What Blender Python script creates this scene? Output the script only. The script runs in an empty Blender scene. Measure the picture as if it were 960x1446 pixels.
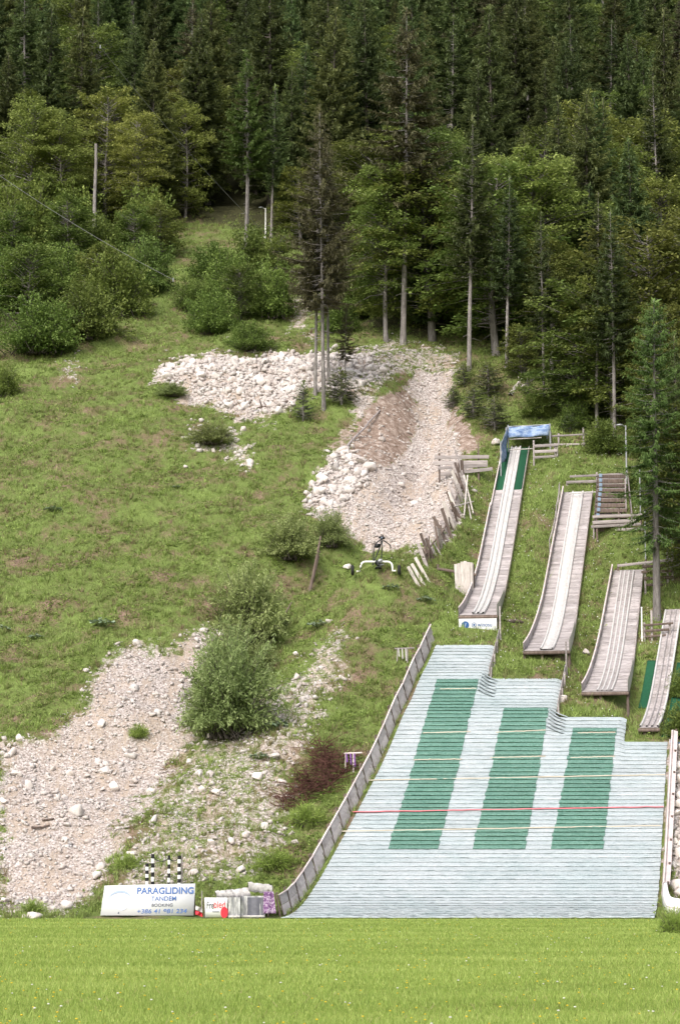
import bpy, bmesh, math, random
import numpy as np
from mathutils import Vector, Matrix

scene = bpy.context.scene
COL = scene.collection
random.seed(7)
RNG = np.random.default_rng(7)
PI = math.pi

# ------------------------------------------------------------------ camera
F, CX, CY, CZ = 3414.0, 480.0, 723.0, 1.7          # photo pixels (960 x 1446)
P = math.atan((1228 - 723) / F)
cam_d = bpy.data.cameras.new('camera')
cam_d.sensor_fit = 'VERTICAL'
cam_d.sensor_height = 36.0
cam_d.lens = 36.0 * F / 1446.0
cam_d.clip_start = 0.5
cam_d.clip_end = 3000
cam = bpy.data.objects.new('camera', cam_d)
COL.objects.link(cam)
cam.location = (0, 0, CZ)
cam.rotation_euler = (PI / 2 + P, 0, 0)
scene.camera = cam

# ------------------------------------------------------------------ light
SUN_EL, SUN_AZ = math.radians(44), math.radians(203)     # azimuth clockwise from +Y
world = bpy.data.worlds.new('World')
scene.world = world
world.use_nodes = True
wn = world.node_tree
wn.nodes.clear()
sky = wn.nodes.new('ShaderNodeTexSky')
sky.sky_type = 'NISHITA'
sky.sun_disc = False
sky.sun_elevation = SUN_EL
sky.sun_rotation = SUN_AZ
sky.dust_density = 4.0
sky.ozone_density = 0.6
hs = wn.nodes.new('ShaderNodeHueSaturation')
hs.inputs['Saturation'].default_value = 0.5
bg = wn.nodes.new('ShaderNodeBackground')
bg.inputs['Strength'].default_value = 0.15
wo = wn.nodes.new('ShaderNodeOutputWorld')
wn.links.new(sky.outputs[0], hs.inputs['Color'])
wn.links.new(hs.outputs[0], bg.inputs['Color'])
wn.links.new(bg.outputs[0], wo.inputs['Surface'])
sun_d = bpy.data.lights.new('sun', 'SUN')
sun_d.energy = 1.5
sun_d.angle = math.radians(20)
sun_d.color = (1.0, 0.955, 0.88)
sun = bpy.data.objects.new('sun', sun_d)
COL.objects.link(sun)
to_sun = Vector((math.sin(SUN_AZ) * math.cos(SUN_EL), math.cos(SUN_AZ) * math.cos(SUN_EL), math.sin(SUN_EL)))
sun.rotation_euler = to_sun.to_track_quat('Z', 'Y').to_euler()
sun.location = (0, 0, 60)
scene.view_settings.view_transform = 'Standard'
scene.view_settings.look = 'None'
scene.view_settings.gamma = 1.0
scene.view_settings.exposure = 0.78
scene.view_settings.use_curve_mapping = False
scene.render.engine = 'CYCLES'
scene.cycles.max_bounces = 6
scene.cycles.diffuse_bounces = 3
scene.cycles.glossy_bounces = 2
scene.cycles.transmission_bounces = 3
scene.cycles.transparent_max_bounces = 4
scene.cycles.use_denoising = True

# ------------------------------------------------------------------ materials
def new_mat(name):
    m = bpy.data.materials.new(name)
    m.use_nodes = True
    nt = m.node_tree
    nt.nodes.clear()
    out = nt.nodes.new('ShaderNodeOutputMaterial')
    return m, nt, out

def nd(nt, typ, **kw):
    n = nt.nodes.new(typ)
    for k, v in kw.items():
        setattr(n, k, v)
    return n

def ramp(nt, fac, stops):
    r = nd(nt, 'ShaderNodeValToRGB')
    el = r.color_ramp.elements
    while len(el) < len(stops):
        el.new(0.5)
    for e, (p, c) in zip(el, stops):
        e.position = p
        e.color = (*c, 1)
    nt.links.new(fac, r.inputs[0])
    return r.outputs[0]

def mixc(nt, fac, a, b, mode='MIX'):
    n = nd(nt, 'ShaderNodeMix', data_type='RGBA', blend_type=mode)
    if isinstance(fac, (int, float)):
        n.inputs[0].default_value = fac
    else:
        nt.links.new(fac, n.inputs[0])
    for s, v in ((6, a), (7, b)):
        if isinstance(v, tuple):
            n.inputs[s].default_value = (*v, 1)
        else:
            nt.links.new(v, n.inputs[s])
    return n.outputs[2]

def noise(nt, vec, scale, detail=4, rough=0.6):
    n = nd(nt, 'ShaderNodeTexNoise')
    n.inputs['Scale'].default_value = scale
    n.inputs['Detail'].default_value = detail
    n.inputs['Roughness'].default_value = rough
    if vec is not None:
        nt.links.new(vec, n.inputs['Vector'])
    return n

def mapping(nt, vec, scale):
    n = nd(nt, 'ShaderNodeMapping')
    n.inputs['Scale'].default_value = scale
    nt.links.new(vec, n.inputs['Vector'])
    return n.outputs[0]

def mmath(nt, op, a, b=None, clamp=False):
    n = nd(nt, 'ShaderNodeMath', operation=op, use_clamp=clamp)
    for i, v in enumerate((a, b)):
        if v is None:
            continue
        if isinstance(v, (int, float)):
            n.inputs[i].default_value = v
        else:
            nt.links.new(v, n.inputs[i])
    return n.outputs[0]

def finish(nt, out, col, rough=0.85, bump_h=None, bump_s=0.4, bump_d=0.05, spec=0.3, metal=0.0):
    b = nd(nt, 'ShaderNodeBsdfPrincipled')
    if isinstance(col, tuple):
        b.inputs['Base Color'].default_value = (*col, 1)
    else:
        nt.links.new(col, b.inputs['Base Color'])
    b.inputs['Roughness'].default_value = rough
    b.inputs['Specular IOR Level'].default_value = spec
    b.inputs['Metallic'].default_value = metal
    if bump_h is not None:
        bp = nd(nt, 'ShaderNodeBump')
        bp.inputs['Strength'].default_value = bump_s
        bp.inputs['Distance'].default_value = bump_d
        nt.links.new(bump_h, bp.inputs['Height'])
        nt.links.new(bp.outputs[0], b.inputs['Normal'])
    nt.links.new(b.outputs[0], out.inputs['Surface'])
    return b

def pos(nt):
    return nd(nt, 'ShaderNodeNewGeometry').outputs['Position']

def orand(nt):
    return nd(nt, 'ShaderNodeObjectInfo').outputs['Random']

MATS = {}

def weathered(name, stops, scale=(6, 6, 6), rough=0.85, vary=0.35, spec=0.2, fine=40.0, dirt=None):
    """A worn surface: blotches and grain along world axes, one shade for each object."""
    m, nt, out = new_mat(name)
    p = pos(nt)
    n1 = noise(nt, mapping(nt, p, scale), 1.0, 5, 0.65)
    c = ramp(nt, n1.outputs[0], stops)
    r = orand(nt)
    v = mmath(nt, 'MULTIPLY_ADD', r, vary)
    nt.nodes[-1].inputs[2].default_value = 1.0 - vary / 2
    hsv = nd(nt, 'ShaderNodeHueSaturation')
    nt.links.new(v, hsv.inputs['Value'])
    nt.links.new(c, hsv.inputs['Color'])
    c = hsv.outputs[0]
    n2 = noise(nt, p, fine, 3, 0.6)
    c = mixc(nt, 0.35, c, ramp(nt, n2.outputs[0], [(0.3, (0.35, 0.35, 0.35)), (0.7, (1, 1, 1))]), 'MULTIPLY')
    if dirt:
        n3 = noise(nt, p, 1.6, 6, 0.75)
        f = ramp(nt, n3.outputs[0], [(0.5, (0, 0, 0)), (0.68, (0.7, 0.7, 0.7))])
        c = mixc(nt, f, c, dirt)
    finish(nt, out, c, rough, n2.outputs[0], 0.4, 0.01, spec)
    MATS[name] = m
    return m

def flat(name, col, rough=0.6, spec=0.3, metal=0.0, vary=0.12):
    m, nt, out = new_mat(name)
    p = pos(nt)
    n1 = noise(nt, p, 9.0, 4, 0.6)
    c = mixc(nt, n1.outputs[0], tuple(x * (1 - vary) for x in col), tuple(min(1, x * (1 + vary)) for x in col))
    finish(nt, out, c, rough, n1.outputs[0], 0.15, 0.01, spec, metal)
    MATS[name] = m
    return m

weathered('grey_wood', [(0.2, (0.17, 0.15, 0.145)), (0.5, (0.34, 0.30, 0.295)), (0.8, (0.47, 0.42, 0.41))], (2, 14, 14), vary=0.4)
weathered('deck_wood', [(0.25, (0.16, 0.14, 0.135)), (0.45, (0.36, 0.325, 0.325)), (0.75, (0.52, 0.475, 0.475))], (3, 12, 12), vary=0.5, dirt=(0.20, 0.18, 0.165))
weathered('pale_wood', [(0.2, (0.3, 0.27, 0.25)), (0.5, (0.52, 0.47, 0.44)), (0.8, (0.65, 0.6, 0.57))], (12, 12, 2), vary=0.35)
weathered('brown_wood', [(0.2, (0.06, 0.045, 0.04)), (0.5, (0.14, 0.105, 0.09)), (0.8, (0.23, 0.18, 0.16))], (12, 12, 2), vary=0.5)
weathered('fence_board', [(0.2, (0.34, 0.295, 0.29)), (0.5, (0.50, 0.45, 0.445)), (0.8, (0.60, 0.55, 0.54))], (1.5, 1.5, 5), vary=0.3, dirt=(0.2, 0.17, 0.15))
weathered('rail_board', [(0.2, (0.45, 0.38, 0.37)), (0.5, (0.62, 0.53, 0.52)), (0.8, (0.72, 0.65, 0.63))], (1.5, 1.5, 5), vary=0.15)
weathered('track_white', [(0.2, (0.42, 0.40, 0.39)), (0.5, (0.56, 0.54, 0.53)), (0.8, (0.65, 0.63, 0.62))], (8, 1.2, 8), vary=0.1, rough=0.6)
weathered('clear_board', [(0.2, (0.34, 0.33, 0.28)), (0.5, (0.45, 0.43, 0.38)), (0.8, (0.55, 0.52, 0.47))], (3, 3, 3), vary=0.1)
weathered('bark', [(0.25, (0.10, 0.088, 0.082)), (0.5, (0.21, 0.19, 0.18)), (0.75, (0.36, 0.335, 0.325))], (9, 9, 2.2), vary=0.4, fine=14)
weathered('dark_bark', [(0.25, (0.045, 0.038, 0.034)), (0.5, (0.10, 0.085, 0.075)), (0.8, (0.18, 0.155, 0.14))], (9, 9, 2.2), vary=0.4, fine=14)
weathered('stone', [(0.2, (0.40, 0.33, 0.295)), (0.42, (0.57, 0.505, 0.475)), (0.6, (0.67, 0.62, 0.595)), (0.8, (0.74, 0.70, 0.68))], (1.6, 1.6, 1.6), vary=0.35, fine=22)
weathered('red_twig', [(0.2, (0.06, 0.028, 0.022)), (0.5, (0.115, 0.052, 0.042)), (0.8, (0.19, 0.10, 0.08))], (8, 8, 8), vary=0.1)
weathered('white_cloth', [(0.3, (0.30, 0.28, 0.28)), (0.5, (0.50, 0.48, 0.47)), (0.75, (0.62, 0.60, 0.59))], (7, 7, 7), vary=0.25)
flat('sign_white', (0.62, 0.625, 0.64), 0.35, 0.4, vary=0.03)
flat('sign_blue', (0.02, 0.085, 0.27), 0.4, vary=0.05)
flat('sign_grey', (0.05, 0.06, 0.09), 0.4, vary=0.05)
flat('sign_sky', (0.26, 0.32, 0.44), 0.4, vary=0.1)
flat('sign_pale', (0.50, 0.55, 0.66), 0.4, vary=0.1)
flat('sign_red', (0.55, 0.03, 0.05), 0.4, vary=0.05)
flat('black_paint', (0.015, 0.015, 0.017), 0.5)
flat('white_paint', (0.78, 0.77, 0.75), 0.5)
flat('rubber', (0.02, 0.02, 0.02), 0.8)
flat('dark_metal', (0.03, 0.032, 0.036), 0.45, 0.5, 0.5)
flat('grey_metal', (0.35, 0.36, 0.38), 0.45, 0.5, 0.6)
flat('blue_paint', (0.2, 0.27, 0.36), 0.6, vary=0.3)
flat('cable', (0.2, 0.2, 0.2), 0.6)
flat('yellow_line', (0.47, 0.42, 0.34), 0.8)
flat('red_line', (0.60, 0.17, 0.2), 0.8)
flat('purple_cloth', (0.18, 0.07, 0.27), 0.7, vary=0.4)
flat('green_felt', (0.02, 0.085, 0.045), 0.9, 0.1, vary=0.25)

def tarp_mat():
    m, nt, out = new_mat('blue_tarp')
    p = pos(nt)
    n1 = noise(nt, mapping(nt, p, (2.5, 2.5, 6)), 1.0, 6, 0.7)
    c = ramp(nt, n1.outputs[0], [(0.35, (0.09, 0.15, 0.31)), (0.48, (0.19, 0.27, 0.44)), (0.56, (0.34, 0.41, 0.53)), (0.64, (0.15, 0.24, 0.42))])
    finish(nt, out, c, 0.9, n1.outputs[0], 0.5, 0.05, 0.1)
    MATS['blue_tarp'] = m
tarp_mat()

def mat_mat(name, base, light, dark, seedv):
    """Bristled plastic skiing mat."""
    m, nt, out = new_mat(name)
    p = pos(nt)
    n1 = noise(nt, mapping(nt, p, (14, 26, 26)), 1.0, 4, 0.8)
    n2 = noise(nt, p, 0.5, 5, 0.65)
    c = ramp(nt, n1.outputs[0], [(0.30, dark), (0.44, base), (0.72, light)])
    n4 = noise(nt, mapping(nt, p, (2.2, 9, 9)), 1.0, 4, 0.75)
    c = mixc(nt, 0.75, c, ramp(nt, n4.outputs[0], [(0.3, (0.5, 0.58, 0.57)), (0.5, (1, 1, 1))]), 'MULTIPLY')
    w = ramp(nt, n2.outputs[0], [(0.35, (0.84, 0.90, 0.90)), (0.6, (1, 1, 1))])
    c = mixc(nt, 0.8, c, w, 'MULTIPLY')
    r = orand(nt)
    v = mmath(nt, 'MULTIPLY_ADD', r, 0.14)
    nt.nodes[-1].inputs[2].default_value = 0.93
    hsv = nd(nt, 'ShaderNodeHueSaturation')
    nt.links.new(v, hsv.inputs['Value'])
    nt.links.new(c, hsv.inputs['Color'])
    finish(nt, out, hsv.outputs[0], 0.55, n1.outputs[0], 0.6, 0.03, 0.35)
    MATS[name] = m
mat_mat('mat_white', (0.375, 0.41, 0.43), (0.50, 0.53, 0.55), (0.12, 0.175, 0.18), 1)
mat_mat('mat_green', (0.075, 0.185, 0.14), (0.27, 0.40, 0.345), (0.016, 0.065, 0.045), 2)

def leaf_mat(name, dark, mid, light, trans=0.3, vary=0.35, hue=0.03):
    m, nt, out = new_mat(name)
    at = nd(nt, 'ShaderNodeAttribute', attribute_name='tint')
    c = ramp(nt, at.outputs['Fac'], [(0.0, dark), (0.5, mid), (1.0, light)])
    r = orand(nt)
    hsv = nd(nt, 'ShaderNodeHueSaturation')
    v = mmath(nt, 'MULTIPLY_ADD', r, vary)
    nt.nodes[-1].inputs[2].default_value = 1 - vary / 2
    r2 = mmath(nt, 'FRACT', mmath(nt, 'MULTIPLY', r, 7.31))
    h = mmath(nt, 'MULTIPLY_ADD', r2, hue)
    nt.nodes[-1].inputs[2].default_value = 0.5 - hue / 2
    nt.links.new(v, hsv.inputs['Value'])
    nt.links.new(h, hsv.inputs['Hue'])
    nt.links.new(c, hsv.inputs['Color'])
    d = nd(nt, 'ShaderNodeBsdfPrincipled')
    d.inputs['Roughness'].default_value = 0.6
    d.inputs['Specular IOR Level'].default_value = 0.25
    t = nd(nt, 'ShaderNodeBsdfTranslucent')
    nt.links.new(hsv.outputs[0], d.inputs['Base Color'])
    nt.links.new(hsv.outputs[0], t.inputs['Color'])
    mx = nd(nt, 'ShaderNodeMixShader')
    mx.inputs[0].default_value = trans
    nt.links.new(d.outputs[0], mx.inputs[1])
    nt.links.new(t.outputs[0], mx.inputs[2])
    nt.links.new(mx.outputs[0], out.inputs['Surface'])
    MATS[name] = m
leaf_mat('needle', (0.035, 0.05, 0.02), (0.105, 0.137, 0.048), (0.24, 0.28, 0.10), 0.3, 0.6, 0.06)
leaf_mat('needle_brown', (0.05, 0.042, 0.022), (0.105, 0.10, 0.05), (0.18, 0.18, 0.08), 0.2, 0.3, 0.03)
leaf_mat('needle_fresh', (0.045, 0.08, 0.02), (0.12, 0.18, 0.045), (0.24, 0.32, 0.095), 0.25, 0.2)
leaf_mat('beech_leaf', (0.04, 0.06, 0.015), (0.12, 0.158, 0.036), (0.27, 0.31, 0.085), 0.35, 0.45, 0.05)
leaf_mat('beech_light', (0.06, 0.085, 0.02), (0.18, 0.22, 0.05), (0.35, 0.385, 0.115), 0.4, 0.3, 0.03)
leaf_mat('bush_leaf', (0.05, 0.08, 0.018), (0.135, 0.19, 0.04), (0.27, 0.34, 0.09), 0.35, 0.4, 0.03)
leaf_mat('willow_leaf', (0.12, 0.15, 0.05), (0.25, 0.305, 0.11), (0.40, 0.45, 0.21), 0.4, 0.25)
leaf_mat('herb_leaf', (0.07, 0.11, 0.025), (0.185, 0.26, 0.055), (0.34, 0.43, 0.11), 0.35, 0.0, 0.0)
leaf_mat('hill_blade', (0.23, 0.165, 0.11), (0.195, 0.245, 0.072), (0.32, 0.425, 0.12), 0.3, 0.0, 0.0)
leaf_mat('meadow_blade', (0.15, 0.21, 0.045), (0.265, 0.365, 0.078), (0.47, 0.54, 0.18), 0.4, 0.0, 0.0)
leaf_mat('grey_leaf', (0.10, 0.15, 0.08), (0.2, 0.27, 0.17), (0.36, 0.43, 0.32), 0.2, 0.2)
leaf_mat('petal_yellow', (0.5, 0.36, 0.03), (0.62, 0.47, 0.04), (0.7, 0.55, 0.06), 0.2, 0.0, 0.0)
leaf_mat('petal_white', (0.55, 0.55, 0.5), (0.66, 0.66, 0.6), (0.75, 0.74, 0.7), 0.2, 0.0, 0.0)

def ground_mat():
    m, nt, out = new_mat('meadow_ground')
    p = pos(nt)
    n1 = noise(nt, p, 0.35, 6, 0.65)
    n2 = noise(nt, p, 14.0, 4, 0.7)
    c = ramp(nt, n1.outputs[0], [(0.3, (0.20, 0.24, 0.055)), (0.55, (0.28, 0.33, 0.075)), (0.75, (0.36, 0.37, 0.11))])
    c = mixc(nt, 0.5, c, ramp(nt, n2.outputs[0], [(0.3, (0.45, 0.5, 0.4)), (0.65, (1.0, 1.0, 1.0))]), 'MULTIPLY')
    finish(nt, out, c, 0.95, n2.outputs[0], 0.5, 0.04, 0.1)
    MATS['meadow_ground'] = m
    # hillside: R scree, G bare earth, B forest floor
    m, nt, out = new_mat('hill_ground')
    p = pos(nt)
    at = nd(nt, 'ShaderNodeAttribute', attribute_name='cover')
    sep = nd(nt, 'ShaderNodeSeparateColor')
    nt.links.new(at.outputs['Color'], sep.inputs[0])
    nb = noise(nt, p, 0.45, 6, 0.7)
    nm = noise(nt, p, 3.0, 5, 0.7)
    nf = noise(nt, p, 16.0, 4, 0.7)
    grass = ramp(nt, nb.outputs[0], [(0.34, (0.27, 0.19, 0.145)), (0.42, (0.21, 0.175, 0.10)), (0.51, (0.155, 0.205, 0.06)), (0.70, (0.21, 0.285, 0.08))])
    grass = mixc(nt, 0.7, grass, ramp(nt, nm.outputs[0], [(0.3, (0.5, 0.46, 0.42)), (0.6, (1, 1, 1))]), 'MULTIPLY')
    vor = nd(nt, 'ShaderNodeTexVoronoi')
    vor.inputs['Scale'].default_value = 11.0
    nt.links.new(p, vor.inputs['Vector'])
    sv = nd(nt, 'ShaderNodeSeparateColor')
    nt.links.new(vor.outputs['Color'], sv.inputs[0])
    peb = ramp(nt, sv.outputs[0], [(0.0, (0.43, 0.37, 0.345)), (0.5, (0.58, 0.515, 0.49)), (1.0, (0.70, 0.645, 0.625))])
    pe = ramp(nt, vor.outputs['Distance'], [(0.35, (1, 1, 1)), (0.75, (0.4, 0.36, 0.33))])
    scree = mixc(nt, 0.8, peb, pe, 'MULTIPLY')
    stain = ramp(nt, noise(nt, mapping(nt, p, (1.3, .3, .3)), 1.0, 6, 0.75).outputs[0], [(0.46, (0, 0, 0)), (0.60, (0.8, 0.8, 0.8))])
    scree = mixc(nt, stain, scree, (0.43, 0.345, 0.28))
    earth = ramp(nt, nm.outputs[0], [(0.3, (0.14, 0.095, 0.072)), (0.5, (0.29, 0.215, 0.175)), (0.62, (0.45, 0.37, 0.325)), (0.75, (0.55, 0.49, 0.46))])
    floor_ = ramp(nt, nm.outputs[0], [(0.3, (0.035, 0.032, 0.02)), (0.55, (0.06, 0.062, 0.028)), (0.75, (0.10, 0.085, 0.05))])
    def edge(ch):
        a = mmath(nt, 'SUBTRACT', nm.outputs[0], 0.5)
        b = mmath(nt, 'MULTIPLY', a, 1.6)
        s = mmath(nt, 'ADD', sep.outputs[ch], b)
        return mmath(nt, 'MULTIPLY', mmath(nt, 'SUBTRACT', s, 0.38), 4.0, True)
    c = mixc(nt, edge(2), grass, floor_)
    c = mixc(nt, edge(0), c, scree)
    c = mixc(nt, edge(1), c, earth)
    c = mixc(nt, 0.4, c, ramp(nt, nf.outputs[0], [(0.3, (0.4, 0.4, 0.4)), (0.65, (1, 1, 1))]), 'MULTIPLY')
    finish(nt, out, c, 0.95, nf.outputs[0], 0.8, 0.08, 0.1)
    MATS['hill_ground'] = m
ground_mat()

# ------------------------------------------------------------------ shape of the land
def smooth(t):
    t = np.clip(t, 0, 1)
    return t * t * (3 - 2 * t)

_yy = np.arange(-50, 420, 0.05)
_ss = np.interp(_yy, [0, 85.5, 91, 106, 132, 140, 170, 400], [0, 0, .56, .60, .60, .5, .5, .56])
_gg = np.concatenate([[0], np.cumsum(_ss[:-1] * 0.05)])
def G(y):
    return np.interp(y, _yy, _gg)

def wob(x, y, w, s):
    a = 2 * PI / w
    return (np.sin(a * (x * 0.83 + y * 0.41) + s) * np.cos(a * (y * 0.77 - x * 0.35) + 1.7 * s)
            + 0.6 * np.sin(a * 1.73 * (x * 0.45 - y * 0.9) + 2.3 * s)) / 1.6

class Run:
    def __init__(s, xl, yl, t, s0, s1, r, y1, w0, w1, lip):
        s.xl, s.yl, s.t, s.s0, s.s1, s.r, s.y1, s.w0, s.w1 = xl, yl, t, s0, s1, r, y1, w0, w1
        s.z0 = float(G(yl)) + lip
    def xc(s, y):
        return s.xl + s.t * (y - s.yl)
    def z(s, y):
        u = np.clip((y - s.yl) / s.r, -1, 1)
        k = s.r * (s.s1 - s.s0)
        return s.z0 + s.s0 * (y - s.yl) + k * np.where(u < 0, 0, 0.5 * u * u) + (s.s1 - s.s0) * np.maximum(y - s.yl - s.r, 0)
    def slope(s, y):
        u = np.clip((y - s.yl) / s.r, 0, 1)
        return s.s0 + (s.s1 - s.s0) * u
    def w(s, y):
        return np.interp(y, [s.yl, s.yl + 7, s.y1], [s.w0, (s.w0 + 2 * s.w1) / 3, s.w1])

RUNS = [Run(6.30, 110.0, .165, .24, .655, 9.0, 130.0, 1.70, 1.36, .60),
        Run(9.15, 107.0, .185, .24, .655, 8.0, 124.6, 1.98, 1.46, .50),
        Run(11.35, 103.7, .205, .24, .645, 7.0, 116.4, 1.92, 1.42, .42),
        Run(12.85, 100.9, .235, .22, .64, 6.0, 112.5, .80, .70, .36)]

def x_left(y):                       # left edge of the landing slope
    return np.interp(y, [85, 90, 95, 100, 105, 109.3, 128, 140], [-2.3, -1.0, .55, 2.05, 3.4, 4.55, 7.6, 9.0])
LANE_TOP = [108.1, 105.2, 102.25, 100.5]
def lane_right(k, y):
    return [6.95, 9.65, 12.1, 13.55][k] + (.19, .19, .19, .175)[k] * (y - LANE_TOP[k])
def landing_right(y):
    r = np.where(y <= LANE_TOP[3], lane_right(3, y), lane_right(2, y))
    r = np.where(y > LANE_TOP[2], lane_right(1, y), r)
    return np.where(y > LANE_TOP[1], lane_right(0, y), r)
def landing_z(x, y):
    z = G(y)
    for k in range(3):
        e = lane_right(k, y)
        z = z + 0.12 * smooth((e + .10 - x) / .35) * smooth((y - (LANE_TOP[k + 1] - 2.6)) / 2.6) * smooth((LANE_TOP[k] + 1.5 - y) / 1.5)
    return z

GULLY = np.array([(1.5, 118.5), (-.8, 116), (-2.6, 112.5), (-4.2, 109.5), (-5.6, 105), (-8, 99.5), (-11.5, 94), (-15, 89)])
CHUTE = np.array([(2.6, 121), (3.6, 126), (4.6, 131), (5.3, 137), (5.6, 143)])
def seg_dist(x, y, pts):
    best = np.full(np.shape(x), 1e9)
    par = np.zeros(np.shape(x))
    n = len(pts) - 1
    for i in range(n):
        a, b = pts[i], pts[i + 1]
        d = b - a
        t = np.clip(((x - a[0]) * d[0] + (y - a[1]) * d[1]) / (d @ d), 0, 1)
        q = np.hypot(x - a[0] - t * d[0], y - a[1] - t * d[1])
        par = np.where(q < best, (i + t) / n, par)
        best = np.minimum(best, q)
    return best, par

def H(x, y):
    x = np.asarray(x, float); y = np.asarray(y, float)
    x, y = np.broadcast_arrays(x, y)
    J = smooth((x - x_left(y) + 1.8) / 1.6) * smooth((138 - y) / 6)
    rise = smooth((y - 85) / 5)
    z = landing_z(x, y) if False else G(y)
    lane = landing_z(x, y) - G(y)
    z = z + lane * smooth((x - x_left(y) + .5) / .5)
    far = smooth((y - 160) / 60)
    nz = .42 * wob(x, y, 11, 1.3) + .22 * wob(x, y, 4.6, 4.1) + .11 * wob(x, y, 1.9, 2.2) + .05 * wob(x, y, .83, .7)
    nz = nz + far * 2.2 * wob(x, y, 47, 3.3)
    z = z + nz * rise * (1 - .93 * J)
    # trike knoll with a hollow behind it, the debris gully and the chute
    z = z + 1.5 * np.exp(-(((x - 1.9) / 3.2) ** 2 + ((y - 113.2) / 2.3) ** 2)) * (1 - .8 * J)
    dg, tg = seg_dist(x, y, GULLY)
    z = z - (1.5 * np.exp(-(dg / (1.9 + 2.2 * tg)) ** 2)) * smooth(1.15 - tg) * rise * (1 - J)
    dc, tc = seg_dist(x, y, CHUTE)
    z = z - 2.0 * np.exp(-(dc / 1.7) ** 2) * np.interp(tc, [0, .3, .8, 1], [.2, 1, 1, .2])
    # shelf under the rubble field and the terrace on the left
    z = z + .9 * np.exp(-(((x + 5) / 7) ** 2 + ((y - 139) / 3.5) ** 2))
    z = z + .6 * np.exp(-(((x + 14) / 5) ** 2 + ((y - 148) / 2) ** 2))
    for r in RUNS:
        l = np.abs(x - r.xc(y))
        w = (1 - smooth((l - .95) / 1.5)) * smooth((y - r.yl - .1) / .9) * smooth((r.y1 + 2.5 - y) / 2.0)
        z = z + (r.z(y) - .28 - z) * w
    inside = smooth((x - x_left(y)) / .3) * smooth((landing_right(y) + .1 - x) / .3) * smooth((LANE_TOP[0] - y) / .2) * smooth((y - 84.5) / 1)
    return z - .16 * inside

cP, sP = math.cos(P), math.sin(P)
def proj(x, y, z):
    d = y * cP + (z - CZ) * sP
    u = -y * sP + (z - CZ) * cP
    return CX + F * x / d, CY - F * u / d
def ray(px, py):
    a, b = (px - CX) / F, (CY - py) / F
    return a, cP - b * sP, sP + b * cP
def at_depth(px, py, Y):
    dx, dy, dz = ray(px, py)
    k = Y / dy
    return Vector((dx * k, Y, CZ + dz * k))
def hit(px, py, fun=None):
    """Where the sight line through a photo pixel meets the ground."""
    fun = fun or H
    dx, dy, dz = ray(px, py)
    Y = np.arange(20, 360, .5)
    k = Y / dy
    d = (CZ + dz * k) - fun(dx * k, Y)
    i = int(np.argmax(d < 0)) if (d < 0).any() else len(Y) - 1
    a, b = Y[max(i - 1, 0)], Y[i]
    for _ in range(14):
        c = (a + b) / 2
        if CZ + dz * c / dy - float(fun(dx * c / dy, c)) < 0:
            b = c
        else:
            a = c
    x = dx * a / dy
    return Vector((x, a, float(fun(x, a))))
def gz(x, y):
    return float(H(x, y))

def poly_sd(px, py, poly):
    """Signed distance in pixels, positive inside."""
    n = len(poly)
    best = np.full(np.shape(px), 1e9)
    ins = np.zeros(np.shape(px), bool)
    for i in range(n):
        x0, y0 = poly[i]; x1, y1 = poly[(i + 1) % n]
        dx, dy = x1 - x0, y1 - y0
        t = np.clip(((px - x0) * dx + (py - y0) * dy) / (dx * dx + dy * dy + 1e-9), 0, 1)
        best = np.minimum(best, np.hypot(px - x0 - t * dx, py - y0 - t * dy))
        c = (y0 > py) != (y1 > py)
        xi = x0 + (py - y0) * dx / (dy if dy else 1e-9)
        ins ^= c & (px < xi)
    return np.where(ins, best, -best)

SCREE = [
    ([(214, 530), (240, 512), (290, 503), (360, 499), (440, 502), (520, 500), (530, 520), (505, 540), (520, 560), (560, 580), (580, 545), (590, 522), (640, 524), (640, 565), (655, 630), (662, 660), (652, 700),
      (640, 750), (600, 776), (520, 775), (490, 752), (428, 716), (448, 668), (485, 625), (500, 590), (492, 562), (455, 556), (430, 545), (398, 580), (360, 600), (325, 582), (268, 573)], 1.0, 13),
    ([(250, 615), (300, 598), (345, 612), (362, 645), (345, 668), (312, 640), (262, 632)], .55, 14),
    ([(405, 470), (412, 400), (430, 370), (450, 400), (446, 440), (440, 475)], .6, 14),
    ([(0, 1292), (0, 1048), (60, 1046), (118, 1012), (145, 935), (190, 918), (250, 912), (285, 886), (306, 900), (285, 960), (265, 1020), (262, 1052),
      (232, 1112), (178, 1172), (128, 1262), (95, 1292)], 1.0, 34),
    ([(165, 1225), (235, 1115), (275, 1050), (330, 1012), (420, 940), (470, 880), (500, 905), (492, 960), (440, 1040), (412, 1130), (408, 1195), (330, 1255), (180, 1270)], .52, 18),
    ([(85, 520), (110, 500), (120, 520), (100, 540)], .5, 10),
    ([(500, 490), (560, 480), (640, 495), (655, 525), (560, 530), (530, 560), (510, 545)], .55, 14),
    ([(935, 1050), (960, 1040), (990, 1290), (940, 1240)], .75, 8),
]
EARTH = [([(490, 640), (505, 592), (535, 562), (580, 552), (588, 590), (572, 640), (545, 662)], 1.0, 9),
         ([(636, 548), (650, 580), (678, 640), (648, 648), (634, 590)], .95, 9),
         ([(455, 640), (480, 605), (505, 600), (500, 640)], .6, 8),
         ([(180, 1120), (250, 1085), (240, 1110), (150, 1200), (130, 1200)], .35, 10)]
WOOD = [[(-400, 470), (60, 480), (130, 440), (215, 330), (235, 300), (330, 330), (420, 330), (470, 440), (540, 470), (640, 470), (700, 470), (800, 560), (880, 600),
         (1000, 640), (1500, 700), (1500, -900), (-600, -900)]]

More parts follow.
